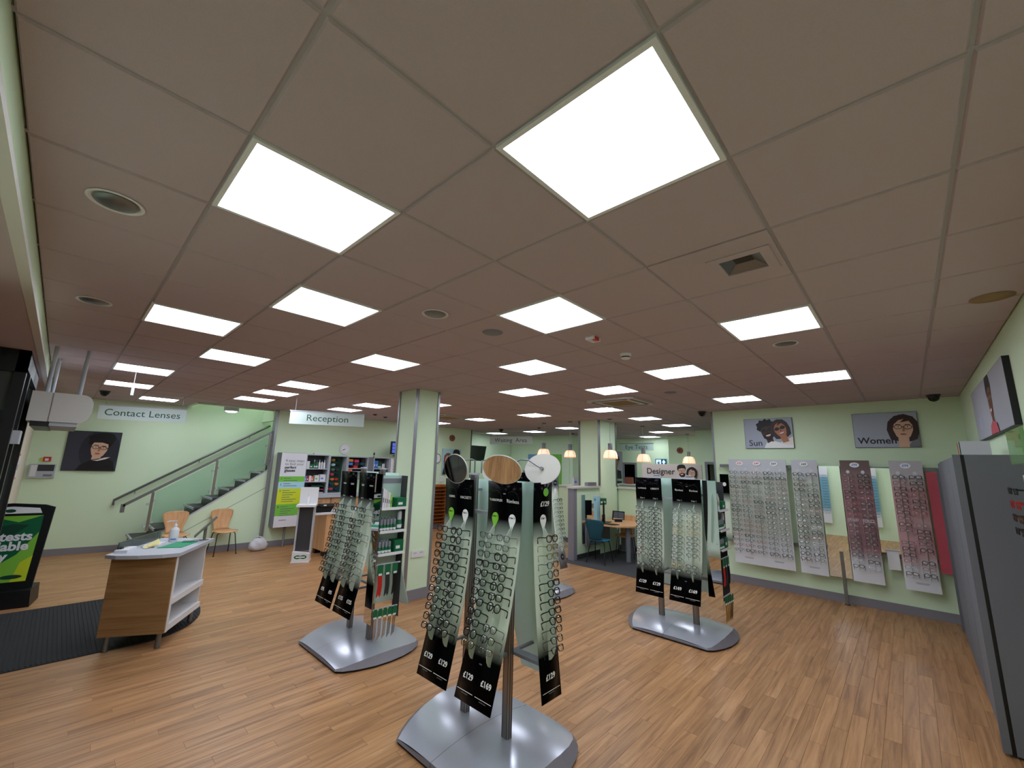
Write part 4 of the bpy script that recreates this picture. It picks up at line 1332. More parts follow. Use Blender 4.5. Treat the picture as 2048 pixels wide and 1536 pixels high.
pos = 'leftmost,second,third,fourth,rightmost'.split(',')
for q, x in enumerate((3.33, 3.385, 3.45, 3.51, 3.57)):
    bottle(x, 10.08, 1.72, .21, .024, 'green' if q < 2 else 'white', 'glass' if q % 2 else 'lgrey', f'{"green" if q < 2 else "white"} solution bottle on the top shelf beside 4 easy steps board, {pos[q]} of five', 'solution bottles on the left shelf')
carton(3.13, 10.05, 1.72, .08, .1, .17, 'white', 'white carton at the left end of the top shelf')
carton(3.215, 10.06, 1.72, .1, .1, .1, 'green', 'green carton beside the solution bottles on the top shelf')
for q in range(4):
    carton(3.12 + .055 * q, 10.03 + .008 * q, 1.42, .05, .12, .13 - .015 * (q % 2), ('inkblue', 'red', 'paper', 'orange')[q], ('blue', 'red', 'white', 'orange')[q] + ' lens box on the middle reception shelf', 'lens boxes on the middle shelf')
carton(3.36, 10.04, 1.42, .1, .1, .14, 'white', 'white box with green print on the middle reception shelf', None, 'lime2')
carton(3.475, 10.02, 1.42, .13, .12, .16, 'white', 'white box with blue print on the middle reception shelf', None, 'inkblue')
t = thing('letter_tray', 'black three-tier letter tray on the lowest reception shelf', 'tray', (3.4, 10.05, 1.142))
for q in range(3):
    MB().box(3.28, 3.6, 10.0, 10.2, 1.145 + q * .075, 1.152 + q * .075).box(3.28, 3.286, 10.0, 10.2, 1.152 + q * .075, 1.19 + q * .075).box(3.594, 3.6, 10.0, 10.2, 1.152 + q * .075, 1.19 + q * .075).build('tier', 'black', t)
    MB().box(3.3, 3.58, 9.995, 10.19, 1.153 + q * .075, 1.165 + q * .075).build('papers', ('paper', 'pink', 'green')[q], t)
cc = ['pink', 'gold', 'black', 'blue', 'paleblue', 'black', 'yellow', 'steel', 'dark', 'red', 'pink', 'black', 'orange', 'orange', 'red', 'black', 'teal', 'orange', 'yellow', 'pink', 'navy', 'black']
cn = ['pink', 'amber', 'black', 'blue', 'pale blue', 'black', 'yellow', 'silver', 'dark grey', 'red', 'pink', 'black', 'orange', 'orange', 'red', 'black', 'teal', 'orange', 'yellow', 'pink', 'navy', 'black']
k = 0
rown = ['top', 'second', 'third', 'fourth', 'fifth', 'sixth', 'bottom']
for r in range(7):
    for q in range(3):
        x, z = 3.71 + q * .12 + random.uniform(-.012, .012), 1.93 - r * .118
        t = thing('glasses_case', f'{cn[k]} glasses case, {("left", "middle", "right")[q]} of the {rown[r]} row on the green board', 'case', (x, YN - .03, z), 0, 'glasses cases on the green board')
        F2 = frame((x, YN - .03, z), (1, 0, 0))
        w, h = .05, .032
        MB().prism(ell(0, 0, w, h, 14), F2, .0, .05).build('lower_shell', cc[k], t)
        MB().prism(ell(0, .006, w * .92, h * .8, 14), F2, .05, .07).build('lid', cc[k], t)
        k = (k + 1) % len(cc)
for q, (x, z, m, nm) in enumerate(((4.2, 1.93, 'gold', 'amber'), (4.36, 1.92, 'pink', 'pink'), (4.54, 1.93, 'black', 'black'), (4.2, 1.845, 'blue', 'blue'), (4.36, 1.845, 'dark', 'dark grey'), (4.52, 1.85, 'teal', 'teal'), (4.34, 1.775, 'red', 'red'), (4.2, 1.685, 'orange', 'orange'))):
    t = thing('glasses_case', f'{nm} box-shaped glasses case in the small unit above the worktop', 'case', (x, 10.1, z), 0, 'box cases in the small unit')
    MB().box(x - .055, x + .055, 10.0, YN - .03, z - .03, z + .025).build('lower_shell', m, t)
    MB().box(x - .053, x + .053, 10.0, YN - .035, z + .026, z + .034).build('lid', m, t)
for q in range(2):
    carton(4.86 + .06 * q, 10.02, 1.74, .055, .1, .2, 'blue', ('left', 'right')[q] + ' tall blue carton on the shelf beside the pillar', 'tall blue cartons', 'paper')
for q, x in enumerate((5.0, 5.045, 5.09, 5.15, 5.19)):
    bottle(x, 10.08, 1.74, .19 - .02 * (q > 2), .02, 'green' if q < 3 else 'white', 'glass', f'{"green" if q < 3 else "white"} bottle on the shelf beside the pillar, {pos[q]} of five', 'bottles beside the pillar')
t = thing('printer_tray', 'flat grey tray lying on the shelf below the bottles', 'tray', (5.05, 10.1, 1.5))
MB().box(4.9, 5.25, 9.99, 10.2, 1.62, 1.66).build('body', 'grey', t)
MB().box(4.9, 5.25, 9.985, 9.99, 1.625, 1.65).build('front', 'dark', t)
for z in (1.322,):
    MB().box(4.93, 5.22, 10.0, 10.2, 1.322, 1.62).build('stand', 'dark', t)
bottle(4.88, 10.1, 2.03, .17, .02, 'dark', 'white', 'small dark spray bottle standing on top of the shelf units', None)
tag(MB().box(3.28, 3.42, 10.0, 10.12, 2.05, 2.085).build('paper_block', 'paper'), 'white paper block lying on top of the left shelf unit', 'papers')

# reception desk
t = thing('reception_desk', 'oak reception desk behind the left eyewear stand', 'desk', (3.6, 8.6, 0))
MB().box(3.06, 3.1, 8.5, 9.1, .1, .83).build('end_panel', 'oakv', t)
MB().box(3.1, 4.9, 8.5, 8.54, .1, .83).build('front_panel', 'oakv', t)
MB().box(2.76, 5.0, 8.46, 9.12, .83, .87).build('desktop', 'white', t)
MB().box(3.08, 3.2, 8.55, 8.65, 0, .1).box(3.08, 3.2, 8.95, 9.05, 0, .1).build('foot', 'black', t)
t = thing('card_terminal', 'black till tray and keypad on the reception desk', 'till', (3.0, 8.6, .87))
MB().prism([(0, 0), (.42, 0), (.5, .14), (.12, .14), (.06, .05)], frame((2.72, 8.62, .87), (1, 0, 0)), -.2, .1).build('body', 'black', t)
MB().box(2.9, 3.18, 8.47, 8.6, .99, 1.04).build('keypad', 'dark', t)
MB().box(2.96, 3.02, 8.468, 8.47, 1.0, 1.025).build('label', 'white', t)
tag(MB().add([(4.0, 8.45, .871), (4.12, 8.45, .871), (4.13, 8.5, .95), (4.0, 8.5, .95), (4.0, 8.46, .871), (4.12, 8.46, .871), (4.13, 8.51, .95), (4.0, 8.51, .95)], [(0, 1, 2, 3), (7, 6, 5, 4), (0, 4, 5, 1), (1, 5, 6, 2), (2, 6, 7, 3), (3, 7, 4, 0)]).build('sticky_note', 'postit'), 'yellow sticky note propped on the reception desk', 'notes')
# sanitiser station
F = frame((2.43, 8.40, 0), (1, -.55, 0))
t = thing('sanitiser_station', 'tall white hand sanitiser station with dark grey column', 'dispenser', F(.16, 0, -.1))
MB().prism([(0, .02), (.3, .02), (.3, .16), (.0, .2)], F, -.22, .05).fbox(F, -.01, .31, 0, .02, -.23, .06, 'black').build('base', None, t)
for o_ in [x for x in t.children]:
    o_.data.materials[0] = M['white']
prints(t, F, [('green', ell(.1, .1, .06, .035, 14) ), ('green', ell(.2, .1, .06, .035, 14)), ('green', [(.1, .075), (.2, .075), (.2, .125), (.1, .125)]), ('print', [(.07, .09), (.23, .09), (.23, .11), (.07, .11)])], .05, 'emblem')
MB().fbox(F, .03, .28, .2, 1.02, -.15, -.05).build('column', 'dark', t)
MB().fbox(F, .0, .03, .18, 1.02, -.18, -.03).fbox(F, .28, .31, .18, 1.02, -.18, -.03).build('side_rail', 'lgrey', t)
MB().fbox(F, -.02, .32, 1.02, 1.06, -.22, .08).build('drip_tray', 'white', t)
MB().fbox(F, -.01, .32, 1.06, 1.38, -.22, -.2).build('back_plate', 'white', t)
bottle(*F(.17, 0, -.08)[:2], 1.06, .2, .035, 'white', 'white', 'white pump bottle standing on the sanitiser station', None)
# leaflet rack and door on the north wall
t = thing('leaflet_rack', 'tall orange wooden leaflet rack under the couple poster', 'rack', (7.1, 10.1, 0))
MB().box(6.83, 6.86, 10.0, YN - .002, .12, 1.28).build('side', 'rackwood', t)
MB().box(7.3, 7.33, 10.0, YN - .002, .12, 1.28).build('side', 'rackwood', t)
MB().box(6.86, 7.3, YN - .02, YN - .002, .12, 1.28).build('back', 'rackwood', t)
for q in range(11):
    z = .16 + q * .1
    MB().add([(6.86, 9.99, z + .06), (7.3, 9.99, z + .06), (7.3, 10.22, z), (6.86, 10.22, z), (6.86, 9.99, z + .072), (7.3, 9.99, z + .072), (7.3, 10.22, z + .012), (6.86, 10.22, z + .012)],
             [(3, 2, 1, 0), (4, 5, 6, 7), (0, 1, 5, 4), (1, 2, 6, 5), (2, 3, 7, 6), (3, 0, 4, 7)]).build('shelf', 'rackwood', t)
b = MB().box(6.24, 6.75, YN - .05, YN - .004, 0, 2.12)
d = struct(b.build('door_3', 'grey'))
MB().box(6.75, 6.83, YN - .07, YN, 0, 2.2).box(6.16, 6.24, YN - .07, YN, 0, 2.2).box(6.24, 6.75, YN - .07, YN, 2.12, 2.2).build('door_frame', 'grey', d)
MB().tube([(6.66, YN - .05, 1.02), (6.66, YN - .1, 1.02), (6.58, YN - .1, 1.02)], .01, None, 8).build('door_handle', 'gold', d)
t = thing('wall_dispenser', 'white paper dispenser on the wall beside the leaflet rack', 'dispenser', (7.55, YN, 1.0))
MB().box(7.42, 7.62, YN - .14, YN - .002, .95, 1.3).build('case', 'white', t)
MB().box(7.44, 7.6, YN - .15, YN - .14, .93, .98).build('slot', 'red', t)
tag(MB().box(7.22, 7.38, YN - .04, YN - .002, 1.36, 1.5).build('thermostat', 'white'), 'small white control box with blue top above the leaflet rack', 'control')
F = frame((2.9, 5.02, .62), (1, 0, 0))
t = thing('wall_socket', 'white double wall socket on the near pillar', 'socket', F(0, 0, 0))
MB().fbox(F, -.11, .11, -.045, .045, 0, .018).build('plate', 'white', t)
MB().fbox(F, -.08, -.03, .01, .025, .018, .021).fbox(F, .03, .08, .01, .025, .018, .021).build('switch', 'lgrey', t)

# ------------------------------------------------------------------ dispensing area, centre right
t = thing('low_partition', 'pale green low partition wall with a grey end post by the far pillar', 'partition', (7.3, 5.0, 0))
MB().box(6.86, 7.8, 4.95, 5.06, .1, 1.46).build('panel', 'wall', t)
MB().box(6.74, 6.86, 4.93, 5.08, 0, 1.46).build('end_post', 'skirt', t)
MB().box(6.72, 7.81, 4.9, 5.1, 1.46, 1.5).build('cap', 'offwhite', t)
MB().box(6.86, 7.8, 4.945, 5.06, 0, .1).build('skirting', 'dark', t)
t = thing('low_wall', 'yellow-lit low wall running right from the far pillar', 'partition', (8.8, 3.5, 0))
MB().box(8.7, 8.82, 1.2, 4.95, .1, 1.42).build('panel', 'wall', t)
MB().box(8.64, 8.86, 1.2, 4.95, 1.42, 1.46).build('cap', 'offwhite', t)
MB().box(8.69, 8.82, 1.2, 4.95, 0, .1).build('skirting', 'dark', t)
MB().box(8.66, 8.7, 3.0, 4.2, .9, 1.0).build('bumper_rail', 'skirt', t)
t = thing('partition_mirror', 'wall mirror on the partition behind the dispensing table', 'mirror', (7.5, 4.94, 0))
MB().box(7.05, 7.98, 4.935, 4.945, .3, 1.33).build('mirror_glass', 'mirror', t)
t = thing('dispensing_table', 'beech dispensing table with a rounded end and grey leg', 'table', (7.8, 4.3, 0))
F = lambda u, v, d=0: Vector((u, v, d))
MB().prism([(8.6, 4.9), (7.15, 4.9), (7.12, 4.5), (7.2, 4.15), (7.38, 3.95), (7.62, 3.88), (7.85, 3.95), (8.05, 4.15), (8.3, 4.35), (8.6, 4.4)][::-1], F, .71, .74).build('tabletop', 'oakv', t)
MB().lathe((7.56, 4.12, .0), [(.05, 0), (.05, .71)], None, 16).build('leg', 'grey', t)
MB().box(8.5, 8.6, 4.5, 4.8, 0, .71).build('leg', 'grey', t)
MB().box(7.12, 8.1, 4.86, 4.9, .25, .71).build('modesty_panel', 'grey', t)
t = thing('keyboard', 'black keyboard and mat on the dispensing table', 'keyboard', (7.4, 4.5, .74))
MB().prism([(7.25, 4.75), (7.2, 4.3), (7.36, 4.2), (7.44, 4.7)], F, .74, .755).build('body', 'black', t)
t = thing('desk_monitor', 'black monitor seen edge-on on the dispensing table', 'monitor', (7.55, 4.7, .74))
Fm = frame((7.40, 4.60, 0), (.86, .51, 0))
MB().fbox(Fm, 0, .34, .84, 1.17, -.02, .02).build('screen', 'black', t)
MB().box(7.5, 7.56, 4.66, 4.7, .75, .9).box(7.42, 7.64, 4.55, 4.8, .74, .752).build('foot', 'black', t)
t = thing('table_mirror', 'black framed table mirror tilted on the dispensing table', 'mirror', (7.85, 4.55, .74))
MB().prism([(-.12, 0), (.12, 0), (.13, .14), (-.1, .16)], frame((7.85, 4.5, .8), (.7, -.7, 0)), 0, .012).build('glass', 'mirror', t)
MB().prism([(-.14, -.02), (.14, -.02), (.15, .16), (-.12, .18)], frame((7.85, 4.5, .8), (.7, -.7, 0)), -.012, -.001).fbox(frame((7.85, 4.5, .74), (.7, -.7, 0)), -.08, .08, 0, .06, -.02, .03).build('frame', 'black', t)
t = thing('blue_measuring_post', 'tall pale blue leaflet column on the dispensing table', 'display', (7.3, 4.8, .74))
MB().box(7.28, 7.42, 4.7, 4.78, .74, 1.3).build('body', 'paleblue', t)
MB().box(7.279, 7.28, 4.72, 4.76, 1.2, 1.25).build('label', 'inkblue', t)
t = thing('green_leaflet_box', 'green carton hung on the partition mirror', 'box', (7.8, 4.85, 1.1))
MB().box(7.66, 7.95, 4.85, 4.93, 1.08, 1.22).build('box', 'green', t)
MB().box(7.7, 7.9, 4.849, 4.85, 1.12, 1.16).build('label', 'print', t)
tag(MB().box(7.35, 7.7, 4.96, 5.05, 1.5, 1.58).build('grey_tray', 'grey'), 'grey tray lying on top of the low partition', 'tray')
# far counter behind the partition
t = thing('far_counter', 'pale counter top in the waiting area behind the partition', 'counter', (9.6, 7.0, 0))
MB().box(9.0, 11.6, 6.6, 7.0, 0, 1.36).build('panel', 'wall', t)
MB().box(8.95, 11.65, 6.55, 7.05, 1.36, 1.4).build('worktop', 'offwhite', t)
carton(9.2, 6.62, 1.4, .22, .1, .22, 'paper', 'framed white notice on the far counter', None, 'inkblue', 'notice_box')
carton(9.6, 6.62, 1.4, .2, .12, .2, 'cream', 'beige carton on the far counter')
t = thing('far_counter', 'pale counter top in front of the eye test doorway', 'counter', (12.5, 6.0, 0))
MB().box(12.2, 12.4, 4.1, 6.9, 0, 1.36).build('panel', 'wall', t)
MB().box(12.1, 12.5, 4.1, 6.9, 1.36, 1.4).build('worktop', 'offwhite', t)
carton(12.2, 6.38, 1.4, .12, .25, .22, 'hairred', 'brown carton on the counter before the eye test doorway', None, 'hairred')
carton(12.2, 5.65, 1.4, .12, .16, .24, 'white', 'white carton on the counter before the eye test doorway', None, 'lgrey')
t = thing('hand_dryer', 'dark grey dispenser below the narrow portrait poster', 'dispenser', (14.2, 8.2, 1.3))
MB().box(14.05, 14.2, 7.84, 8.2, 1.05, 1.42).build('case', 'dark', t)
MB().box(14.045, 14.05, 8.0, 8.03, 1.07, 1.4).build('seam', 'lgrey', t)

# ------------------------------------------------------------------ spectacles
def outline(shape, sx):
    w, h = {'rect': (.027, .0175), 'round': (.0245, .0225), 'soft': (.0265, .02), 'cat': (.0275, .0185)}[shape]
    e = {'rect': 3.6, 'round': 2.05, 'soft': 2.6, 'cat': 2.6}[shape]
    pts = []
    for i in range(16):
        a = 2 * PI * i / 16 + PI / 16
        c, s = math.cos(a), math.sin(a)
        x = math.copysign(abs(c) ** (2 / e), c) * w
        z = math.copysign(abs(s) ** (2 / e), s) * h
        if z < 0:
            x *= .9 if shape != 'round' else 1
        if shape == 'cat' and z > 0:
            z += .004 * max(0, sx * x / w)
        pts.append((x + sx * .0335, z))
    return pts


def frame_geo(b, shape, m, thick, bold):
    for sx in (-1, 1):
        ip = outline(shape, sx)
        cx = sx * .0335
        n = len(ip)
        t_ = .0052 if bold else .0026
        op = [(cx + (x - cx) * (1 + t_ / .024), z * (1 + t_ / .019)) for x, z in ip]
        vs = [(x, -.002, z) for x, z in op] + [(x, -.002, z) for x, z in ip] + [(x, .003, z) for x, z in op] + [(x, .003, z) for x, z in ip]
        fs = []
        for i in range(n):
            j = (i + 1) % n
            fs += [(i, j, n + j, n + i), (2 * n + j, 2 * n + i, 3 * n + i, 3 * n + j), (j, i, 2 * n + i, 2 * n + j), (n + i, n + j, 3 * n + j, 3 * n + i)]
        b.add(vs, fs, m)
        b.box(sx * .061 - .004, sx * .061 + .004, -.002, .005, .006, .013, m)
    r = .0028 if bold else .0016
    b.tube([(-.0105, 0, .005), (-.004, -.001, .009), (.004, -.001, .009), (.0105, 0, .005)], r, m, 5)
    return b


def lens_geo(b, shape, sx, m, dot=True):
    ip = outline(shape, sx)
    cx = sx * .0335
    n = len(ip)
    vs = [(x, .001, z) for x, z in ip] + [(cx + (x - cx) * .55, -.0028, z * .55) for x, z in ip] + [(cx, -.0042, 0)]
    fs = []
    for i in range(n):
        j = (i + 1) % n
        fs += [(i, j, n + j, n + i), (n + i, n + j, 2 * n)]
    b.add(vs, fs, m, True)
    if dot:
        q = [(cx + sx * .012 + .0042 * math.cos(a), -.0046, -.009 + .0042 * math.sin(a)) for a in [k * PI / 4 for k in range(8)]]
        i_ = [(cx + sx * .012 + .0022 * math.cos(a), -.0046, -.009 + .0022 * math.sin(a)) for a in [k * PI / 4 for k in range(8)]]
        b.add(q + i_, [(k, (k + 1) % 8, 8 + (k + 1) % 8, 8 + k) for k in range(8)], 'ink')
    return b


def temple_geo(b, sx, m, bold, L):
    r = .0026 if bold else .0013
    hgt = .0035 if bold else .0018
    x = sx * .064
    P_ = [(x, .002, .0095), (x, L * .75, .0085), (x, L, .003), (x, L + .001, -.026), (x, L, -.034)]
    vs, fs = [], []
    for i, (px_, y, z) in enumerate(P_):
        if i < 3:
            c = [(px_ - r, y, z - hgt), (px_ + r, y, z - hgt), (px_ + r, y, z + hgt), (px_ - r, y, z + hgt)]
        else:
            c = [(px_ - r, y - hgt * 1.2, z), (px_ + r, y - hgt * 1.2, z), (px_ + r, y + hgt * .4, z), (px_ - r, y + hgt * .4, z)]
        vs += c
    for i in range(len(P_) - 1):
        for k_ in range(4):
            fs.append((i * 4 + k_, i * 4 + (k_ + 1) % 4, i * 4 + 4 + (k_ + 1) % 4, i * 4 + 4 + k_))
    fs += [(3, 2, 1, 0), tuple(len(vs) - 4 + i for i in range(4))]
    b.add(vs, fs, m)
    return b


GL = {}
KIND = [('f_black', 'black', True), ('f_black', 'black', True), ('f_black', 'black', True), ('f_gun', 'thin gunmetal', False), ('f_black', 'thin black', False), ('f_silver', 'thin silver', False), ('f_tort', 'tortoiseshell', True), ('f_gold', 'thin gold', False), ('f_navy', 'navy', True), ('f_clear', 'clear', True)]
SHAPE = [('rect', 'rectangular'), ('round', 'round'), ('soft', 'rounded square'), ('cat', 'upswept')]


def gmesh(shape, col, bold):
    k = (shape, col, bold)
    if k not in GL:
        L = .082
        whole = frame_geo(MB(), shape, col, 0, bold)
        for sx in (-1, 1):
            lens_geo(whole, shape, sx, 'lens', False)
            temple_geo(whole, sx, col, bold, L)
        GL[k] = dict(front=frame_geo(MB(), shape, col, 0, bold).mesh('frame_front'), lens=[lens_geo(MB(), shape, sx, 'lens', sx > 0).mesh('lens') for sx in (-1, 1)],
                     temple=[temple_geo(MB(), sx, col, bold, L).mesh('temple') for sx in (-1, 1)], whole=whole.mesh('eyeglasses'))
    return GL[k]


def glasses(loc, outdir, label, group, kind, shape, parts=True, tilt=0.0, roll=0.0):
    """outdir = horizontal direction the glasses look"""
    col, cname, bold = kind
    g = gmesh(shape, col, bold)
    rz = math.atan2(outdir[1], outdir[0]) + PI / 2
    if parts:
        o = bpy.data.objects.new('eyeglasses', None)
        o.empty_display_size = .05
        C.objects.link(o)
        for nm, mes in (('frame_front', [g['front']]), ('lens', g['lens']), ('temple', g['temple'])):
            for me in mes:
                c = bpy.data.objects.new(nm, me)
                C.objects.link(c)
                c.parent = o
    else:
        o = bpy.data.objects.new('eyeglasses', g['whole'])
        C.objects.link(o)
    o.location = loc
    o.rotation_euler = (tilt, roll, rz)
    tag(o, label, 'eyeglasses', group)
    return o


# ------------------------------------------------------------------ eyewear stands
PROFILE = [(.092, 1.805), (.086, 1.70), (.084, 1.60), (.088, 1.50), (.098, 1.40), (.115, 1.28), (.138, 1.14), (.166, 1.0), (.203, .85), (.245, .7), (.292, .55), (.34, .40)]


def prof_at(z):
    for (d0, z0), (d1, z1) in zip(PROFILE, PROFILE[1:]):
        if z1 <= z <= z0:
            t_ = (z0 - z) / (z0 - z1)
            return d0 + (d1 - d0) * t_
    return PROFILE[-1][0]


def slope_at(z):
    return math.atan2(prof_at(z - .06) - prof_at(z + .06), .12)


def stand_panel(stand, center, outd, width, cols, headers, prices, badges, m='panel', pname='panel', deep=1.0, green_badge=False, badge_text='2 for 1', lean=(0, 0)):
    c = Vector((center[0], center[1], 0))
    o = Vector((outd[0], outd[1], 0))
    l = Vector((-o.y, o.x, 0))          # lateral: to the viewer's right when facing the panel (viewer on the o side)
    wz = lambda z: max(0, min(1, (z - .4) / 1.2))
    P_ = lambda u, z, d=0: c + o * (prof_at(z) * deep + d + lean[0] * wz(z)) + l * (u + lean[1] * wz(z)) + Vector((0, 0, z))
    vs, fs = [], []
    n = len(PROFILE)
    for d in (0, -.005):
        for _, z in PROFILE:
            vs += [P_(-width / 2, z, d), P_(width / 2, z, d)]
    for i in range(n - 1):
        a = 2 * i
        fs.append((a + 2, a + 3, a + 1, a))
        a += 2 * n
        fs.append((a, a + 1, a + 3, a + 2))
        fs.append((2 * i, 2 * i + 1 - 1 + 2 * n, 2 * i + 2 + 2 * n, 2 * i + 2))
        fs.append((2 * i + 1, 2 * i + 3, 2 * i + 3 + 2 * n, 2 * i + 1 + 2 * n))
    fs += [(0, 1, 2 * n + 1, 2 * n), (2 * n - 2, 4 * n - 2, 4 * n - 1, 2 * n - 1)]
    p = MB().add(vs, fs, None, True).build(pname, m, stand)
    F = lambda u, v, d=0: P_(u, v, d + .001)
    us = [(-.25 + .5 * k) * width for k in range(cols)] if cols == 2 else [0]
    for k, u in enumerate(us):
        if headers:
            s, sz = headers[k]
            text(s, sz, p, F, u, 1.665, .001, 'print')
            prints(p, lambda a, v, d=0, u=u: F(u + a, 1.68 + v, d), [('inkgrey', [(x0, y0), (x1, y1), (x2, y2), (x3, y3)]) for (x0, y0), (x1, y1), (x2, y2), (x3, y3) in
                   [(q[i], q[i + 1], q2[i + 1], q2[i]) for q, q2 in [(ell(0, 0, .058, .058, 16, -.2, PI * .75), ell(0, 0, .0572, .0572, 16, -.2, PI * .75))] for i in range(16)]], .0005, 'logo_ring')
        if prices:
            text(prices[k], .048, p, F, u, .535, .001, 'print', bold=.0012)
            prints(p, F, [('print', [(u - width * .22 / (cols / 2), .455), (u + width * .22 / (cols / 2), .455), (u + width * .22 / (cols / 2), .458), (u - width * .22 / (cols / 2), .458)]),
                          ('inkgrey', [(u - .03, .442), (u + .03, .442), (u + .03, .446), (u - .03, .446)])], .0005, 'price_rule')
        # curved nose fin at the column's centre
        out_ = [(1.50, .0), (1.47, .028), (1.44, .048), (1.41, .062), (1.37, .072), (1.30, .074), (1.1, .074), (.9, .074), (.78, .074), (.72, .066), (.67, .045), (.64, .02), (.63, 0)]
        zz = [z for z, _ in out_]
        vs, fs = [], []
        q = len(out_)
        for s in (-.0025, .0025):
            for z, d in out_:
                vs += [P_(u + s, z, 0), P_(u + s, z, d)]
        for i in range(q - 1):
            a = 2 * i
            fs.append((a, a + 1, a + 3, a + 2))
            a2 = a + 2 * q
            fs.append((a2 + 2, a2 + 3, a2 + 1, a2))
            fs.append((a + 1, a2 + 1, a2 + 3, a + 3))
        MB().add(vs, fs).build('fin', 'fin', p)
        if badges:
            bm_ = badges[k]
            pts = ell(0, .024, .034, .038, 14, -.4, PI + .4) + [(0, -.06)]
            Fb = lambda a, v, d=0, u=u: F(u + a, 1.515 + v, d)
            MB().prism(pts, Fb, .001, .004).build('badge', bm_, p)
            text(badge_text, .02, p, Fb, 0, .035, .006, 'dgreen' if bm_ == 'lime' else 'ink', bold=.0004)
    return P_, us, o, l


def stand_glasses(P_, us, o, rows, z0, z1, desc, group, seed, parts=True, kinds=KIND, drop=.04):
    rnd = random.Random(seed)
    for ci, u in enumerate(us):
        run = rnd.choice(kinds)
        for r in range(rows):
            if rnd.random() < drop:
                continue
            z = z0 + (z1 - z0) * r / (rows - 1)
            if rnd.random() < .55:
                run = rnd.choice(kinds)
            kind = run
            sh = rnd.choice(SHAPE)
            cn_ = ('left column' if ci == 0 else 'right column') if len(us) > 1 else 'single column'
            lab = f'{kind[1]} {sh[1]} glasses, {cn_} {ORD[r + 1]} from top, {desc}'
            loc = P_(u, z, .083)
            tl_ = -max(0, slope_at(z)) * 1.1 * (.5 if z > 1.2 else 1) - .03 - .14 * max(0, min(1, (1.35 - z) / .4)) + rnd.uniform(-.03, .03)
            glasses(loc, (o.x, o.y), lab, group, kind, sh[0], parts, tl_, rnd.uniform(-.03, .03))


def stand_base(stand, cx, cy):
    """low domed base in two halves: pressed metal top, darker sloping skirt, black plinth"""
    hw = .47
    def tab(pts, x):
        for (a, p), (b, q) in zip(pts, pts[1:]):
            if a <= x <= b:
                k = (x - a) / (b - a)
                return p + (q - p) * k
        return pts[0][1] if x < pts[0][0] else pts[-1][1]
    FAR = [(-.47, .39), (-.4, .455), (-.3, .525), (-.15, .60), (0, .645), (.15, .665), (.28, .65), (.38, .60), (.44, .53), (.47, .45)]
    NEAR = [(-.47, .49), (-.42, .545), (-.3, .605), (-.15, .645), (0, .655), (.15, .64), (.28, .60), (.38, .54), (.44, .475), (.47, .40)]
    EB = {1: lambda dx: tab(FAR, dx), -1: lambda dx: tab(NEAR, dx)}
    ET = {k: (lambda dx, k=k: EB[k](dx) - .012 - .07 * (max(0, 1 - (dx / hw) ** 2))) for k in (1, -1)}
    zt = lambda dx: .05 + .05 * (1 - (dx / hw) ** 2)
    nx = 21
    xs = [-hw * math.cos(PI * i / (nx - 1)) for i in range(nx)]
    for half in (-1, 1):
        rows = []
        for dx in xs:
            rows.append([(cx + dx, cy + half * (.0015 + (ET[half](dx) - .0015) * j / 6), zt(dx) - .018 * (j / 6) ** 3) for j in range(7)])
        vs = [p for r in rows for p in r]
        fs = []
        for i in range(nx - 1):
            for j in range(6):
                q = (i * 7 + j, (i + 1) * 7 + j, (i + 1) * 7 + j + 1, i * 7 + j + 1)
                fs.append(q if half > 0 else q[::-1])
        MB().add(vs, fs, None, True).build('base_cover', 'alu', stand)
        top = [rows[0][0]] + [r[-1] for r in rows] + [rows[-1][0]]
        bot = [(cx - hw * 1.02, cy + half * .0015, .02)] + [(cx + dx * 1.02, cy + half * EB[half](dx), .02) for dx in xs] + [(cx + hw * 1.02, cy + half * .0015, .02)]
        n = len(top)
        fs = [(i, i + 1, n + i + 1, n + i) if half < 0 else (i + 1, i, n + i, n + i + 1) for i in range(n - 1)]
        MB().add(top + bot, fs).build('base_skirt', 'baseskirt', stand)
    b = MB()
    pts = [(cx + dx, cy + EB[1](dx) - .012) for dx in xs][::-1] + [(cx + dx, cy - EB[-1](dx) + .012) for dx in xs]
    b.prism(pts, lambda u, v, d=0: Vector((u, v, d)), 0, .02)
    b.build('plinth', 'black', stand)


def stand_pole(stand, x, y):
    F = lambda u, v, d=0: Vector((x + u, y + v, d))
    pts = [(-.018, -.032), (.018, -.032), (.024, -.024), (.024, .024), (.018, .032), (-.018, .032), (-.024, .024), (-.024, -.024)]
    p = MB().prism(pts, F, .06, 1.84).build('pole', 'pole', stand)
    MB().box(x - .0255, x - .024, y - .024, y - .02, .08, 1.82).box(x - .0255, x - .024, y + .02, y + .024, .08, 1.82).box(x - .014, x - .01, y - .0335, y - .032, .08, 1.82).box(x + .01, x + .014, y - .0335, y - .032, .08, 1.82).build('groove', 'dark', p)
    MB().box(x - .027, x + .027, y - .035, y + .035, 1.84, 1.855).build('cap', 'lgrey', p)


def make_stand(label, px_, poles, fronts, rears=True, endp=None, arms=(1.72, .62), seed=1):
    """fronts: dict per pole index; poles listed far then near"""
    cy = sum(poles) / 2
    st = thing('eyewear_stand', label, 'display stand', (px_, cy, 0), 0, 'floor-standing eyewear stands')
    stand_base(st, px_, cy)
    for y in poles:
        stand_pole(st, px_, y)
        for z in arms:
            d = prof_at(z)
            MB().box(px_ - d, px_ + d, y - .012, y + .012, z - .008, z + .008).build('bracket_arm', 'grey', st)
    for z in (1.55, .62):
        MB().box(px_ - .012, px_ + .012, poles[1] + .03, poles[0] - .03, z - .012, z + .012).build('cross_bar', 'lgrey', st)
    return st


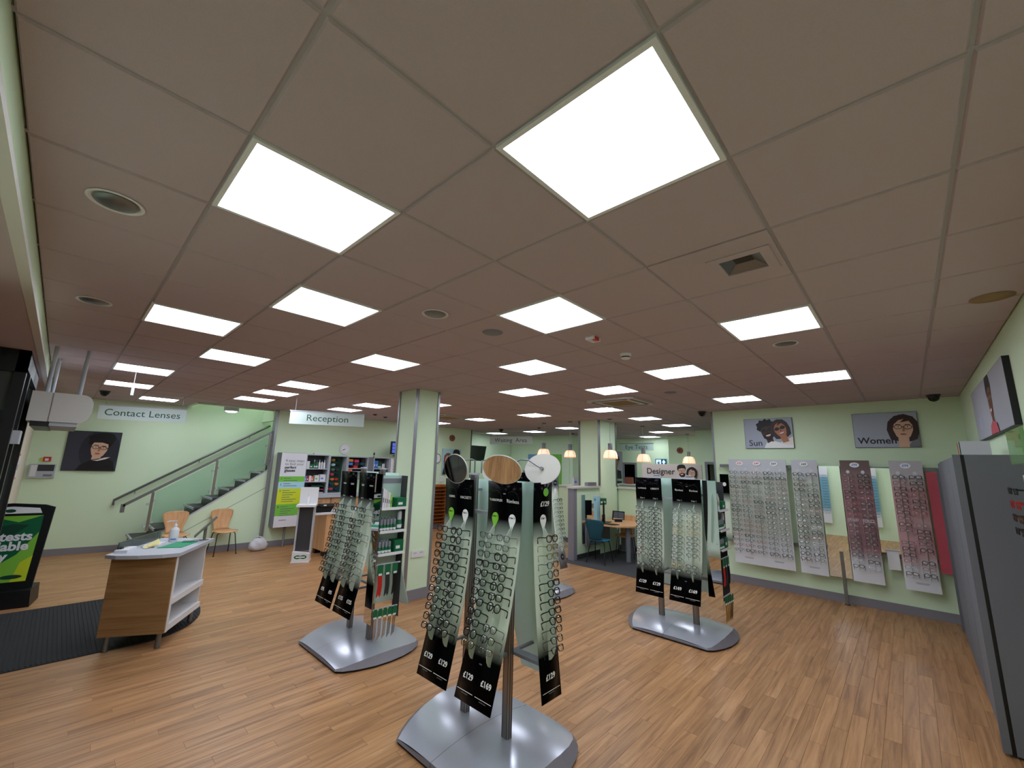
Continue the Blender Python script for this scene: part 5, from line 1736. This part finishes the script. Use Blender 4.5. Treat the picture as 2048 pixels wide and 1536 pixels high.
def disc_mirror(stand_xy, z, center, normal, label, back=False):
    t = thing('disc_mirror', label, 'mirror', (stand_xy[0], stand_xy[1], z), 0, 'oval mirrors on the nearest stand')
    c, nrm = Vector(center), Vector(normal).normalized()
    x = nrm.cross(Vector((0, 0, 1))).normalized() * -1
    y = nrm.cross(x) * (1 if nrm.cross(x).z > 0 else -1)
    x = y.cross(nrm)
    F = lambda u, v, d=0: c + x * u + y * v + nrm * d
    MB().prism(ell(0, 0, .158, .115, 40), F, -.006, -.0005).build('backing', 'offwhite', t)
    MB().prism(ell(0, 0, .154, .111, 40), F, -.0005, .001).build('mirror_glass', 'mirror', t)
    b0 = Vector((stand_xy[0], stand_xy[1], z))
    hub = F(0, 0, -.012)
    top = Vector((b0.x, b0.y, z + .1))
    mid = (top + hub) / 2 + Vector((0, 0, .035))
    MB().tube([b0, b0 + Vector((0, 0, .06)), top + Vector((0, 0, .0)), top * .6 + mid * .4 + Vector((0, 0, .01)), mid, hub * .7 + mid * .3, hub], .006, None, 8).build('gooseneck', 'steel', t)
    MB().prism(ell(0, 0, .014, .014, 12), F, -.02, -.006).build('hub', 'grey', t)
    return t


# --- nearest stand
PX, PY = 1.505, (2.30, 1.865)
st = make_stand('nearest eyewear stand with oval mirrors and black price panels', PX, PY, None)
kindsA = [KIND[0]] * 5 + [KIND[3], KIND[4], KIND[6]]
a = stand_panel(st, (PX, PY[0]), (-1, 0), .345, 2, [('OSIRIS', .026), ('HACKETT', .03)], ['£129', '£129'], ['lime', 'print'], lean=(.06, -.015))
stand_glasses(a[0], a[1], a[2], 12, 1.42, .74, 'left panel of nearest stand', 'eyeglasses on the left panel of the nearest stand', 11, True, kindsA, .0)
kindsB = [KIND[0]] * 3 + [KIND[3]] * 2 + [KIND[5]] * 2 + [KIND[7]]
a = stand_panel(st, (PX, PY[1]), (-1, 0), .345, 2, [('TURBOFLEX', .025), ('Rimless', .04)], ['£129', '£169'], ['lime', 'print'])
stand_glasses(a[0], a[1], a[2], 12, 1.42, .74, 'middle panel of nearest stand', 'eyeglasses on the middle panel of the nearest stand', 25, True, kindsB, .02)
a = stand_panel(st, (PX + .1, PY[1] - .185), (0, -1), .21, 1, None, ['£129'], ['print'], deep=.38)
Pe = a[0]
pn = [c for c in st.children if c.name.startswith('panel')][-1]
Fe = lambda u, v, d=0: Pe(u, v, d + .001)
MB().prism(ell(.03, 1.735, .03, .03, 20), Fe, .0005, .003).build('round_badge', 'lime2', pn)
text('£129', .05, pn, Fe, .02, 1.65, .001, 'print', bold=.001)
stand_glasses(a[0], a[1], a[2], 13, 1.42, .72, 'end panel of nearest stand', 'eyeglasses on the end panel of the nearest stand', 33, True, [KIND[0]] * 4 + [KIND[3], KIND[7], KIND[6]], .0)
for y in PY:
    stand_panel(st, (PX, y), (1, 0), .345, 2, None, None, None, 'frost', 'rear_panel')
MB().box(PX + .02, PX + .09, PY[1] - .28, PY[1], .61, .63).build('end_arm', 'grey', st)
disc_mirror((PX - .02, PY[0] - .02, ), 1.855, (1.27, 2.27, 1.888), (-.98, .08, -.16), 'leftmost oval mirror above the nearest stand, dark reflection')
disc_mirror((PX - .02, PY[1] + .02, ), 1.855, (1.325, 1.81, 1.892), (-.85, -.25, -.42), 'large oval mirror in the middle, reflecting brown floor')
disc_mirror((PX + .02, PY[1] - .01), 1.855, (1.605, 1.655, 1.905), (.97, .1, -.22), 'oval mirror at right, white back towards us')
disc_mirror((PX + .02, PY[0] - .06), 1.855, (1.66, 2.17, 1.875), (.9, .25, -.2), 'white-backed oval mirror partly hidden behind the middle one')

# --- left stand with accessory unit
def accessory(stand, x0, x1, y0, y1, tagname):
    """end unit: mirrored side towards the room front, shelves towards -y"""
    u = MB().box(x0 - .004, x0, y0, y1, .35, 1.8).build('mirror_side', 'mirror', stand)
    MB().box(x0, x0 + .006, y0, y1, .35, 1.8).build('side_plate', 'dark', stand)
    MB().box(x1 - .006, x1, y0 + .02, y1, .36, 1.78).build('side_plate', 'dark', stand)
    MB().box(x0 + .006, x1 - .006, y1 - .008, y1, .5, 1.78).build('frosted_back', 'frost', stand)
    MB().box(x0 + .006, x1 - .006, y1 - .014, y1 - .008, 1.70, 1.75).build('top_rail', 'grey', stand)
    for z in (1.45, 1.22, 1.0):
        s = MB().box(x0 + .006, x1 - .006, y0 - .02, y1 - .014, z - .01, z).build('shelf', 'lgrey', stand)
        MB().box(x0 + .006, x1 - .006, y0 - .024, y0 - .02, z - .016, z + .012).build('price_strip', 'white', s)
    for z in (.9, .48):
        MB().box(x0 + .006, x1 - .03, y0 + .0, y0 + .01, z - .006, z + .006).build('hook_bar', 'lgrey', stand)
    w = x1 - x0
    # goods on the shelves: each a thing of its own
    for q in range(5):
        carton(x0 + .02 + .025 * q, y0 + .0 + .004 * q, 1.45, .02, .12, .2 - .015 * q, ('paper', 'paper', 'cream', 'paper', 'lime')[q], f'{("white", "white", "beige", "white", "lime")[q]} leaflet pack, {ORD[q + 1]} from the left on the top shelf of {tagname}', 'leaflet packs on ' + tagname, 'inkgrey', 'leaflet_pack')
    carton(x0 + .19, y0 + .0, 1.45, .115, .13, .1, 'green', f'green lens cloth box on the top shelf of {tagname}')
    for sh, z in (('upper', 1.22), ('lower', 1.0)):
        for r in range(2):
            for q in range(5):
                if sh == 'lower' and q == 4:
                    continue
                bottle(x0 + .03 + .038 * q, y0 + .01 + .05 * r, z, .12 + .012 * r, .0165, 'green', 'grey', f'small green spray bottle, {ORD[q + 1]} in the {("front", "rear")[r]} row, {sh} bottle shelf of {tagname}', 'spray bottles on ' + tagname, big=True)
        if sh == 'upper':
            for q in range(2):
                bottle(x0 + .25 + .04 * q, y0 + .03 + .05 * q, z, .19, .026, 'green', 'lgrey', f'{("front", "rear")[q]} tall green bottle on upper bottle shelf of {tagname}', 'tall bottles on ' + tagname, big=True)
        else:
            carton(x0 + .2, y0 + .0, z, .105, .12, .12, 'green', f'green box on the lower bottle shelf of {tagname}')
    for q, (m, nm) in enumerate((('red', 'red'), ('dark', 'grey'), ('black', 'black'))):
        x = x0 + .05 + .085 * q
        t = thing('spectacle_lanyard', f'{nm} spectacle cord pack hanging on {tagname}', 'cord', (x, y0 - .01, .9), 0, 'cord packs on ' + tagname)
        MB().box(x - .03, x + .03, y0 - .014, y0 - .008, .8, .9).build('card', 'green', t)
        MB().box(x - .018, x + .018, y0 - .016, y0 - .014, .8, .82).build('price_label', 'white', t)
        b = MB()
        for w_ in range(5):
            xx = x - .02 + .01 * w_
            b.tube([(xx, y0 - .012, .8), (xx + .003, y0 - .016, .7), (xx - .002, y0 - .012, .6 + .01 * (w_ % 3))], .005, None, 5)
        b.build('cord', m, t)
    for q in range(5):
        x = x0 + .03 + .052 * q
        t = thing('spectacle_chain', f'gold and dark chain pack, {ORD[q + 1]} from the left at the foot of {tagname}', 'cord', (x, y0 - .01, .48), 0, 'chain packs on ' + tagname)
        MB().prism([(-.025, -.07), (.025, -.07), (.025, -.01), (.012, .01), (-.012, .01), (-.025, -.01)], frame((x, y0 - .012 - .004 * q, .48), (1, 0, 0)), 0, .004).build('card', 'green', t)
        MB().box(x - .02, x + .012, y0 - .022 - .004 * q, y0 - .0165 - .004 * q, .405, .42).build('price_label', 'white', t)
        b = MB()
        for w_ in range(3):
            xx = x - .012 + .012 * w_
            b.tube([(xx, y0 - .014 - .004 * q, .41), (xx + .002, y0 - .018, .3), (xx, y0 - .014, .21 + .012 * w_)], .0032, None, 5)
        b.build('chain', 'f_gold' if q < 3 else 'f_tort', t)


LX, LY = 1.63, (4.42, 3.985)
st = make_stand('left eyewear stand with a shelved accessory end unit', LX, LY, None)
for k, y in enumerate(LY):
    a = stand_panel(st, (LX, y), (-1, 0), .375, 2, [[('OSIRIS', .024), ('GANT', .03)], [('LEVI', .03), ('RADLEY', .022)]][k], [['£95', '£95'], ['£125', '£125']][k], None, lean=(.07, -.03))
    for u in a[1]:
        text('2 for 1', .02, [c for c in st.children if c.name.startswith('panel')][-1], lambda uu, v, d=0: a[0](uu, v, d + .001), u, 1.525, .001, 'print')
    stand_glasses(a[0], a[1], a[2], 12, 1.42, .74, ('left', 'right')[k] + ' panel of left stand', f'eyeglasses on the {("left", "right")[k]} panel of the left stand', 51 + k, True, kindsA if k == 0 else kindsB + kindsA, .05)
    stand_panel(st, (LX, y), (1, 0), .375, 2, None, None, None, 'frost', 'rear_panel')
MB().box(LX - .015, LX + .015, 3.80, LY[1] - .03, 1.6, 1.63).box(LX - .015, LX + .015, 3.80, LY[1] - .03, .62, .65).build('end_arm', 'grey', st)
accessory(st, 1.45, 1.765, 3.66, 3.80, 'left accessory unit')

# --- right stand
RX, RY = 4.68, (2.15, 1.72)
st = make_stand('right eyewear stand in front of the Designer board', RX, RY, None)
for k, y in enumerate(RY):
    a = stand_panel(st, (RX, y), (-1, 0), .36, 2, [[('CONVERSE', .024), ('LIBERTY', .032)], [('Rimless', .034), ('Rimless', .034)]][k], [['£129', '£129'], ['£169', '£169']][k], None, lean=[(.05, -.06), (0, -.01)][k])
    for u in a[1]:
        text('2 for 1', .024, [c for c in st.children if c.name.startswith('panel')][-1], lambda uu, v, d=0: a[0](uu, v, d + .001), u, 1.54, .001, 'print')
    stand_glasses(a[0], a[1], a[2], 12, 1.42, .74, ('left', 'right')[k] + ' panel of right stand', f'eyeglasses on the {("left", "right")[k]} panel of the right stand', 71 + k, True, kindsA if k == 0 else [KIND[5], KIND[3], KIND[7], KIND[4]], .04)
    stand_panel(st, (RX, y), (1, 0), .36, 2, None, None, None, 'frost', 'rear_panel')
    MB().box(RX - .14, RX - .09, y - .12, y + .12, 1.805, 1.83).build('top_holder', 'lgrey', st)
MB().box(RX - .015, RX + .015, 1.53, RY[1] - .03, 1.6, 1.63).box(RX - .015, RX + .015, 1.53, RY[1] - .03, .62, .65).build('end_arm', 'grey', st)
accessory(st, 4.6, 4.93, 1.37, 1.53, 'right accessory unit')

# --- stand behind the nearest one
BX, BY = 4.6, (4.45, 4.02)
st = make_stand('eyewear stand partly hidden behind the nearest one', BX, BY, None)
for k, y in enumerate(BY):
    stand_panel(st, (BX, y), (-1, 0), .36, 2, None, None, None)
    stand_panel(st, (BX, y), (1, 0), .36, 2, None, None, None, 'frost', 'rear_panel')
a = stand_panel(st, (BX + .03, BY[1] - .13), (0, -1), .18, 1, None, None, ['print'], 'panelgrey', deep=.72, badge_text='')
Pb = a[0]
pn = [c for c in st.children if c.name.startswith('panel')][-1]
for z in (1.66, .56):
    MB().prism(ell(0, z, .045, .045, 20), lambda u, v, d=0: Pb(u, v, d + .001), .0005, .003).build('round_badge', 'ink', pn)
    text('KIDS' if z > 1 else '18', .025, pn, lambda u, v, d=0: Pb(u, v, d + .001), 0, z, .005, 'print')
stand_glasses(a[0], a[1], a[2], 12, 1.40, .72, 'end panel of the stand behind', 'eyeglasses on the stand behind the nearest one', 91, True, kindsA + kindsB, .0)

# ------------------------------------------------------------------ display wall on the right
t = thing('wall_rail', 'upper steel display rail along the Sun and Women wall', 'rail', (7.58, .7, 2.0), 0, 'display wall rails')
MB().box(7.53, 7.57, -.66, 2.2, 1.99, 2.04).build('bar', 'steel', t)
MB().box(7.57, XE, 1.1, 1.14, 2.0, 2.03).box(7.57, XE, -.1, -.06, 2.0, 2.03).build('bracket', 'dark', t)
t = thing('wall_rail', 'lower steel display rail along the Sun and Women wall', 'rail', (7.58, .7, .77), 0, 'display wall rails')
MB().box(7.53, 7.57, -.66, 2.2, .755, .79).build('bar', 'steel', t)
MB().box(7.57, XE, 1.1, 1.14, .76, .785).box(7.57, XE, -.1, -.06, .76, .785).build('bracket', 'dark', t)
t = thing('floor_post', 'slim grey support post under the wall mirror', 'post', (7.5, .53, 0))
MB().box(7.47, 7.52, .51, .55, 0.01, .76).build('tube', 'steel', t)
MB().lathe((7.495, .53, 0), [(.035, 0), (.035, .01)], None, 12).build('foot', 'dark', t)
WX = 7.45
wk = [KIND[0], KIND[0], ('f_black', 'thin black', False), KIND[3], KIND[6], ('f_red', 'dark red', False), KIND[5]]


def wall_panel(label, y0, cols, m, tops, kinds, desc, rows, group, seed, stuff=0, cw=.177, foot=True):
    """panel hung on the rails; y0 = its left edge as seen, columns run to -y"""
    w = cw * cols
    t = thing('wall_display_panel', label, 'display panel', (WX, y0 - w / 2, .37), 0, 'acrylic wall display panels')
    F = frame((WX, y0, 0), (0, -1, 0))
    p = MB().fbox(F, 0, w, .37, 2.13, -.006, 0).build('panel', m, t)
    for z in (2.0, .77):
        MB().fbox(F, w * .3, w * .3 + .03, z - .02, z + .03, -.08, -.006).fbox(F, w * .7, w * .7 + .03, z - .02, z + .03, -.08, -.006).build('hook', 'steel', t)
    for u, s, ink in tops:
        MB().prism(ell(u, 2.06, .058, .038, 20), F, .001, .012).build('price_badge', 'print', p)
        text(s, .045, p, F, u, 2.06, .014, ink, bold=.001)
    rnd = random.Random(seed)
    for c in range(cols):
        u = cw * (c + .5)
        fin = [(0, 1.96), (.012, 1.93), (.016, 1.88), (.016, .62), (.012, .56), (0, .53)]
        MB().prism([(d, z) for d, z in fin][::-1], lambda a, v, d=0, u=u: F(u + d, v, a), -.0025, .0025).build('fin', 'fin', p)
        MB().prism(ell(u, 1.955, .022, .026, 12), F, .002, .005).build('tag', 'paper', p)
    if foot:
        b = MB()
        for q in range(max(1, cols // 2)):
            uu = w * (q + .5) / max(1, cols // 2)
            b.fbox(F, uu - .07, uu + .07, .475, .479, 0, .001).fbox(F, uu - .06, uu + .06, .462, .466, 0, .001)
        b.build('small_print', 'inkgrey', p)
    sb = MB()
    for c in range(cols):
        u = cw * (c + .5)
        for r in range(rows):
            z = 1.90 - (1.90 - .60) * r / (rows - 1)
            kd = rnd.choice(kinds)
            sh = rnd.choice(SHAPE)
            if rnd.random() < .04:
                continue
            loc = F(u, z, .088)
            if c < stuff:
                tmp = frame_geo(MB(), sh[0], kd[0], 0, kd[2])
                for sx in (-1, 1):
                    lens_geo(tmp, sh[0], sx, 'lens', False)
                    temple_geo(tmp, sx, kd[0], kd[2], .082)
                R = Matrix.Rotation(-PI / 2, 3, 'Z')
                for f_, mi_ in zip(tmp.f, tmp.mi):
                    sb.add([R @ Vector(tmp.v[i]) + loc for i in f_], [tuple(range(len(f_)))], tmp.mats[mi_])
            else:
                glasses(loc, (-1, 0), f'{kd[1]} {sh[1]} glasses, {ORD[c + 1]} column, {ORD[r + 1]} from top, {desc}', group, kd, sh[0], False, rnd.uniform(-.04, .04) - .05 - .24 * max(0, min(1, (1.75 - z) / .6)), rnd.uniform(-.03, .03))
    if stuff:
        o = sb.build('rows_of_eyeglasses')
        tag(o, 'rows of eyeglasses in the left columns of the wide white wall panel', 'eyeglasses')
        o['kind'] = 'stuff'


wkr = [('f_black', 'thin black', False), ('f_red', 'dark red', False), KIND[0], ('f_tort', 'thin brown', False), KIND[3]]
wall_panel('wide white wall panel with red and green price badges, five columns', 2.02, 5, 'wpanel', [(.177, '£35', 'inkred'), (.45, '£49', 'inkred'), (.71, '£69', 'inkgreen')], wkr, 'wide white wall panel', 17, 'eyeglasses on the wide white wall panel', 101, 3)
wall_panel('narrow white wall panel with a green £69 badge', 1.06, 2, 'wpanel', [(.177, '£69', 'inkgreen')], wk, 'white £69 wall panel', 17, 'eyeglasses on the narrow white wall panel', 102)
wall_panel('mauve wall panel under the Women poster', .415, 2, 'mpanel', [(.177, '£99', 'inkblue')], wk, 'mauve wall panel', 17, 'eyeglasses on the mauve wall panel', 103, foot=False)
wall_panel('pink-tinted wall panel beside the red card', -.155, 2, 'ppanel', [(.177, '£99', 'inkblue')], wk, 'pink wall panel', 17, 'eyeglasses on the pink wall panel', 104)
MB_ = thing('red_card_panel', 'plain red card panel beside the pink wall panel', 'panel', (7.5, -.6, .64))
MB().box(7.47, 7.475, -.7, -.53, .64, 1.98).build('card', 'redpanel', MB_)
MB().box(7.475, 7.53, -.69, -.66, 1.9, 2.02).build('hook', 'steel', MB_)
t = thing('side_panel', 'narrow black-headed panel at the left end of the display wall', 'display panel', (7.5, 2.13, .7))
MB().box(7.48, 7.485, 2.05, 2.2, .7, 1.86).build('panel', 'panel', t)
Fs = frame((7.48, 2.2, 0), (0, -1, 0))
MB().prism(ell(.075, 1.68, .03, .035, 14), Fs, .0, .003).build('badge', 'print', t)
t = thing('display_wall_mirror', 'tall wall mirror between the white and mauve panels', 'mirror', (7.5, .55, .4), 0, 'tall display wall mirrors')
MB().box(7.50, 7.506, .43, .70, .38, 2.04).build('mirror_glass', 'mirror', t)
MB().box(7.506, 7.53, .45, .68, .4, 2.02).build('backing', 'dark', t)
t = thing('display_wall_mirror', 'tall wall mirror between the mauve and pink panels', 'mirror', (7.5, -.05, .4), 0, 'tall display wall mirrors')
MB().box(7.50, 7.506, -.18, .07, .82, 2.02).build('mirror_glass', 'mirror', t)
MB().box(7.506, 7.53, -.17, .06, .84, 2.0).build('backing', 'dark', t)
t = thing('leaflet_pocket', 'blank white leaflet pocket below the second wall mirror', 'leaflet', (7.48, -.06, .6))
MB().box(7.47, 7.48, -.13, .0, .6, .86).build('pocket', 'white', t)
MB().box(7.46, 7.53, -.14, .02, .855, .87).build('ledge', 'lgrey', t)

# grey cabinets along the right-hand wall
t = thing('grey_return_panel', 'plain grey upright panel at the end of the display wall', 'panel', (7.2, -.72, 0))
MB().box(7.16, 7.2, -.83, -.63, .02, 2.03).build('panel', 'cabgrey', t)
MB().box(7.16, 7.2, -.99, -.83, .02, 2.12).build('back_strip', 'dark', t)
t = thing('grey_display_cabinet', 'tall grey display cabinet along the right-hand wall', 'cabinet', (5.3, -.8, 0))
MB().box(4.03, 6.9, -.98, -.66, .03, 2.1).build('carcass', 'cabgrey', t)
for q in range(3):
    MB().box(4.05 + q * .95, 4.05 + q * .95 + .93, -.66, -.645, .05, 2.08).build('door', 'cabgrey', t)
MB().box(4.0, 4.03, -.99, -.69, .02, 2.1).build('end_panel', 'cabgrey', t)
MB().box(4.012, 4.03, -.69, -.668, .02, 2.1).build('shadow_gap', 'black', t)
MB().box(4.0, 4.05, -.668, -.625, .02, 2.1).build('corner_stile', 'cabgrey', t)
MB().box(4.03, 6.9, -.96, -.66, 0, .03).build('plinth', 'dark', t)
for q in range(4):
    x = 4.6 + .1 * q
    tag(MB().box(x, x + .006, -.9, -.72, 2.1, 2.24).build('leaflet', ('paper', 'green', 'paper', 'orange')[q]), ('front white', 'green', 'rear white', 'orange')[q] + ' leaflet standing on the grey cabinet', 'leaflet', 'leaflets on the grey cabinet')
t = thing('green_acrylic_holder', 'pale green acrylic leaflet holder on the right-hand wall', 'holder', (3.5, -.95, 2.0))
MB().box(3.12, 3.6, -.9, -.88, 2.02, 2.24).build('front_sheet', glass_mat('green_acrylic', (176, 226, 160), .35, 1.35), t)
MB().box(3.12, 3.6, -.995, -.9, 2.02, 2.035).build('base', 'lime', t)
t = thing('wall_display_panel', 'pale panel of glasses on right-hand wall nearest the camera', 'display panel', (3.4, -.95, .6))
MB().box(3.05, 3.8, -.95, -.945, .6, 1.95).build('panel', 'ppanel', t)
MB().box(3.2, 3.24, -.995, -.95, 1.6, 1.64).box(3.6, 3.64, -.995, -.95, 1.6, 1.64).build('hook', 'steel', t)
for r, (kd, sh) in enumerate((((KIND[0]), SHAPE[0]), (('f_red', 'dark red', True), SHAPE[1]), (KIND[6], SHAPE[2]), (KIND[0], SHAPE[3]))):
    for c in range(2):
        glasses((3.7 - .22 * c, -.86, 1.84 - r * .09), (0, 1), f'{kd[1]} {sh[1]} glasses, {("far", "near")[c]} one in {ORD[r + 1]} row on the right-hand wall', 'eyeglasses on the right-hand wall', kd, sh[0], True)

# blue panels on the front wall, seen in the mirrors
for q, (y, lb) in enumerate(((1.75, 'blue-tinted wall panel behind the camera, far one'), (.55, 'blue-tinted wall panel behind the camera, near one'), (2.75, 'blue-tinted wall panel behind the camera, by the door'))):
    t = thing('wall_display_panel', lb, 'display panel', (XF + .12, y, .37), 0, 'blue wall panels')
    p = MB().box(XF + .1, XF + .106, y - .18, y + .18, .37, 2.13).build('panel', 'bpanel', t)
    MB().box(XF, XF + .1, y - .05, y - .02, 1.9, 1.95).box(XF, XF + .1, y - .05, y - .02, .7, .75).build('hook', 'steel', t)
    sb = MB()
    for c in (-1, 1):
        for r in range(15):
            z = 1.85 - r * .085
            sb.box(XF + .16, XF + .165, y + c * .09 - .065, y + c * .09 + .065, z + .006, z + .014, 'f_black')
            for s in (-1, 1):
                sb.box(XF + .106, XF + .165, y + c * .09 + s * .064 - .002, y + c * .09 + s * .064 + .002, z + .006, z + .014, 'f_black')
    o = sb.build('eyeglass_rows', None, t)
    o['kind'] = 'stuff'

# lettering: outlines turned into plain meshes
dg = bpy.context.evaluated_depsgraph_get()
dg.update()
done = []
for o in TEXTS:
    me = bpy.data.meshes.new_from_object(o.evaluated_get(dg))
    me.name = 'lettering'
    done.append((o, me))
for o, me in done:
    n = bpy.data.objects.new('lettering', me)
    n.parent = o.parent
    n.matrix_parent_inverse = o.matrix_parent_inverse.copy()
    n.matrix_local = o.matrix_local.copy()
    n.matrix_basis = o.matrix_basis.copy()
    C.objects.link(n)
    bpy.data.objects.remove(o)
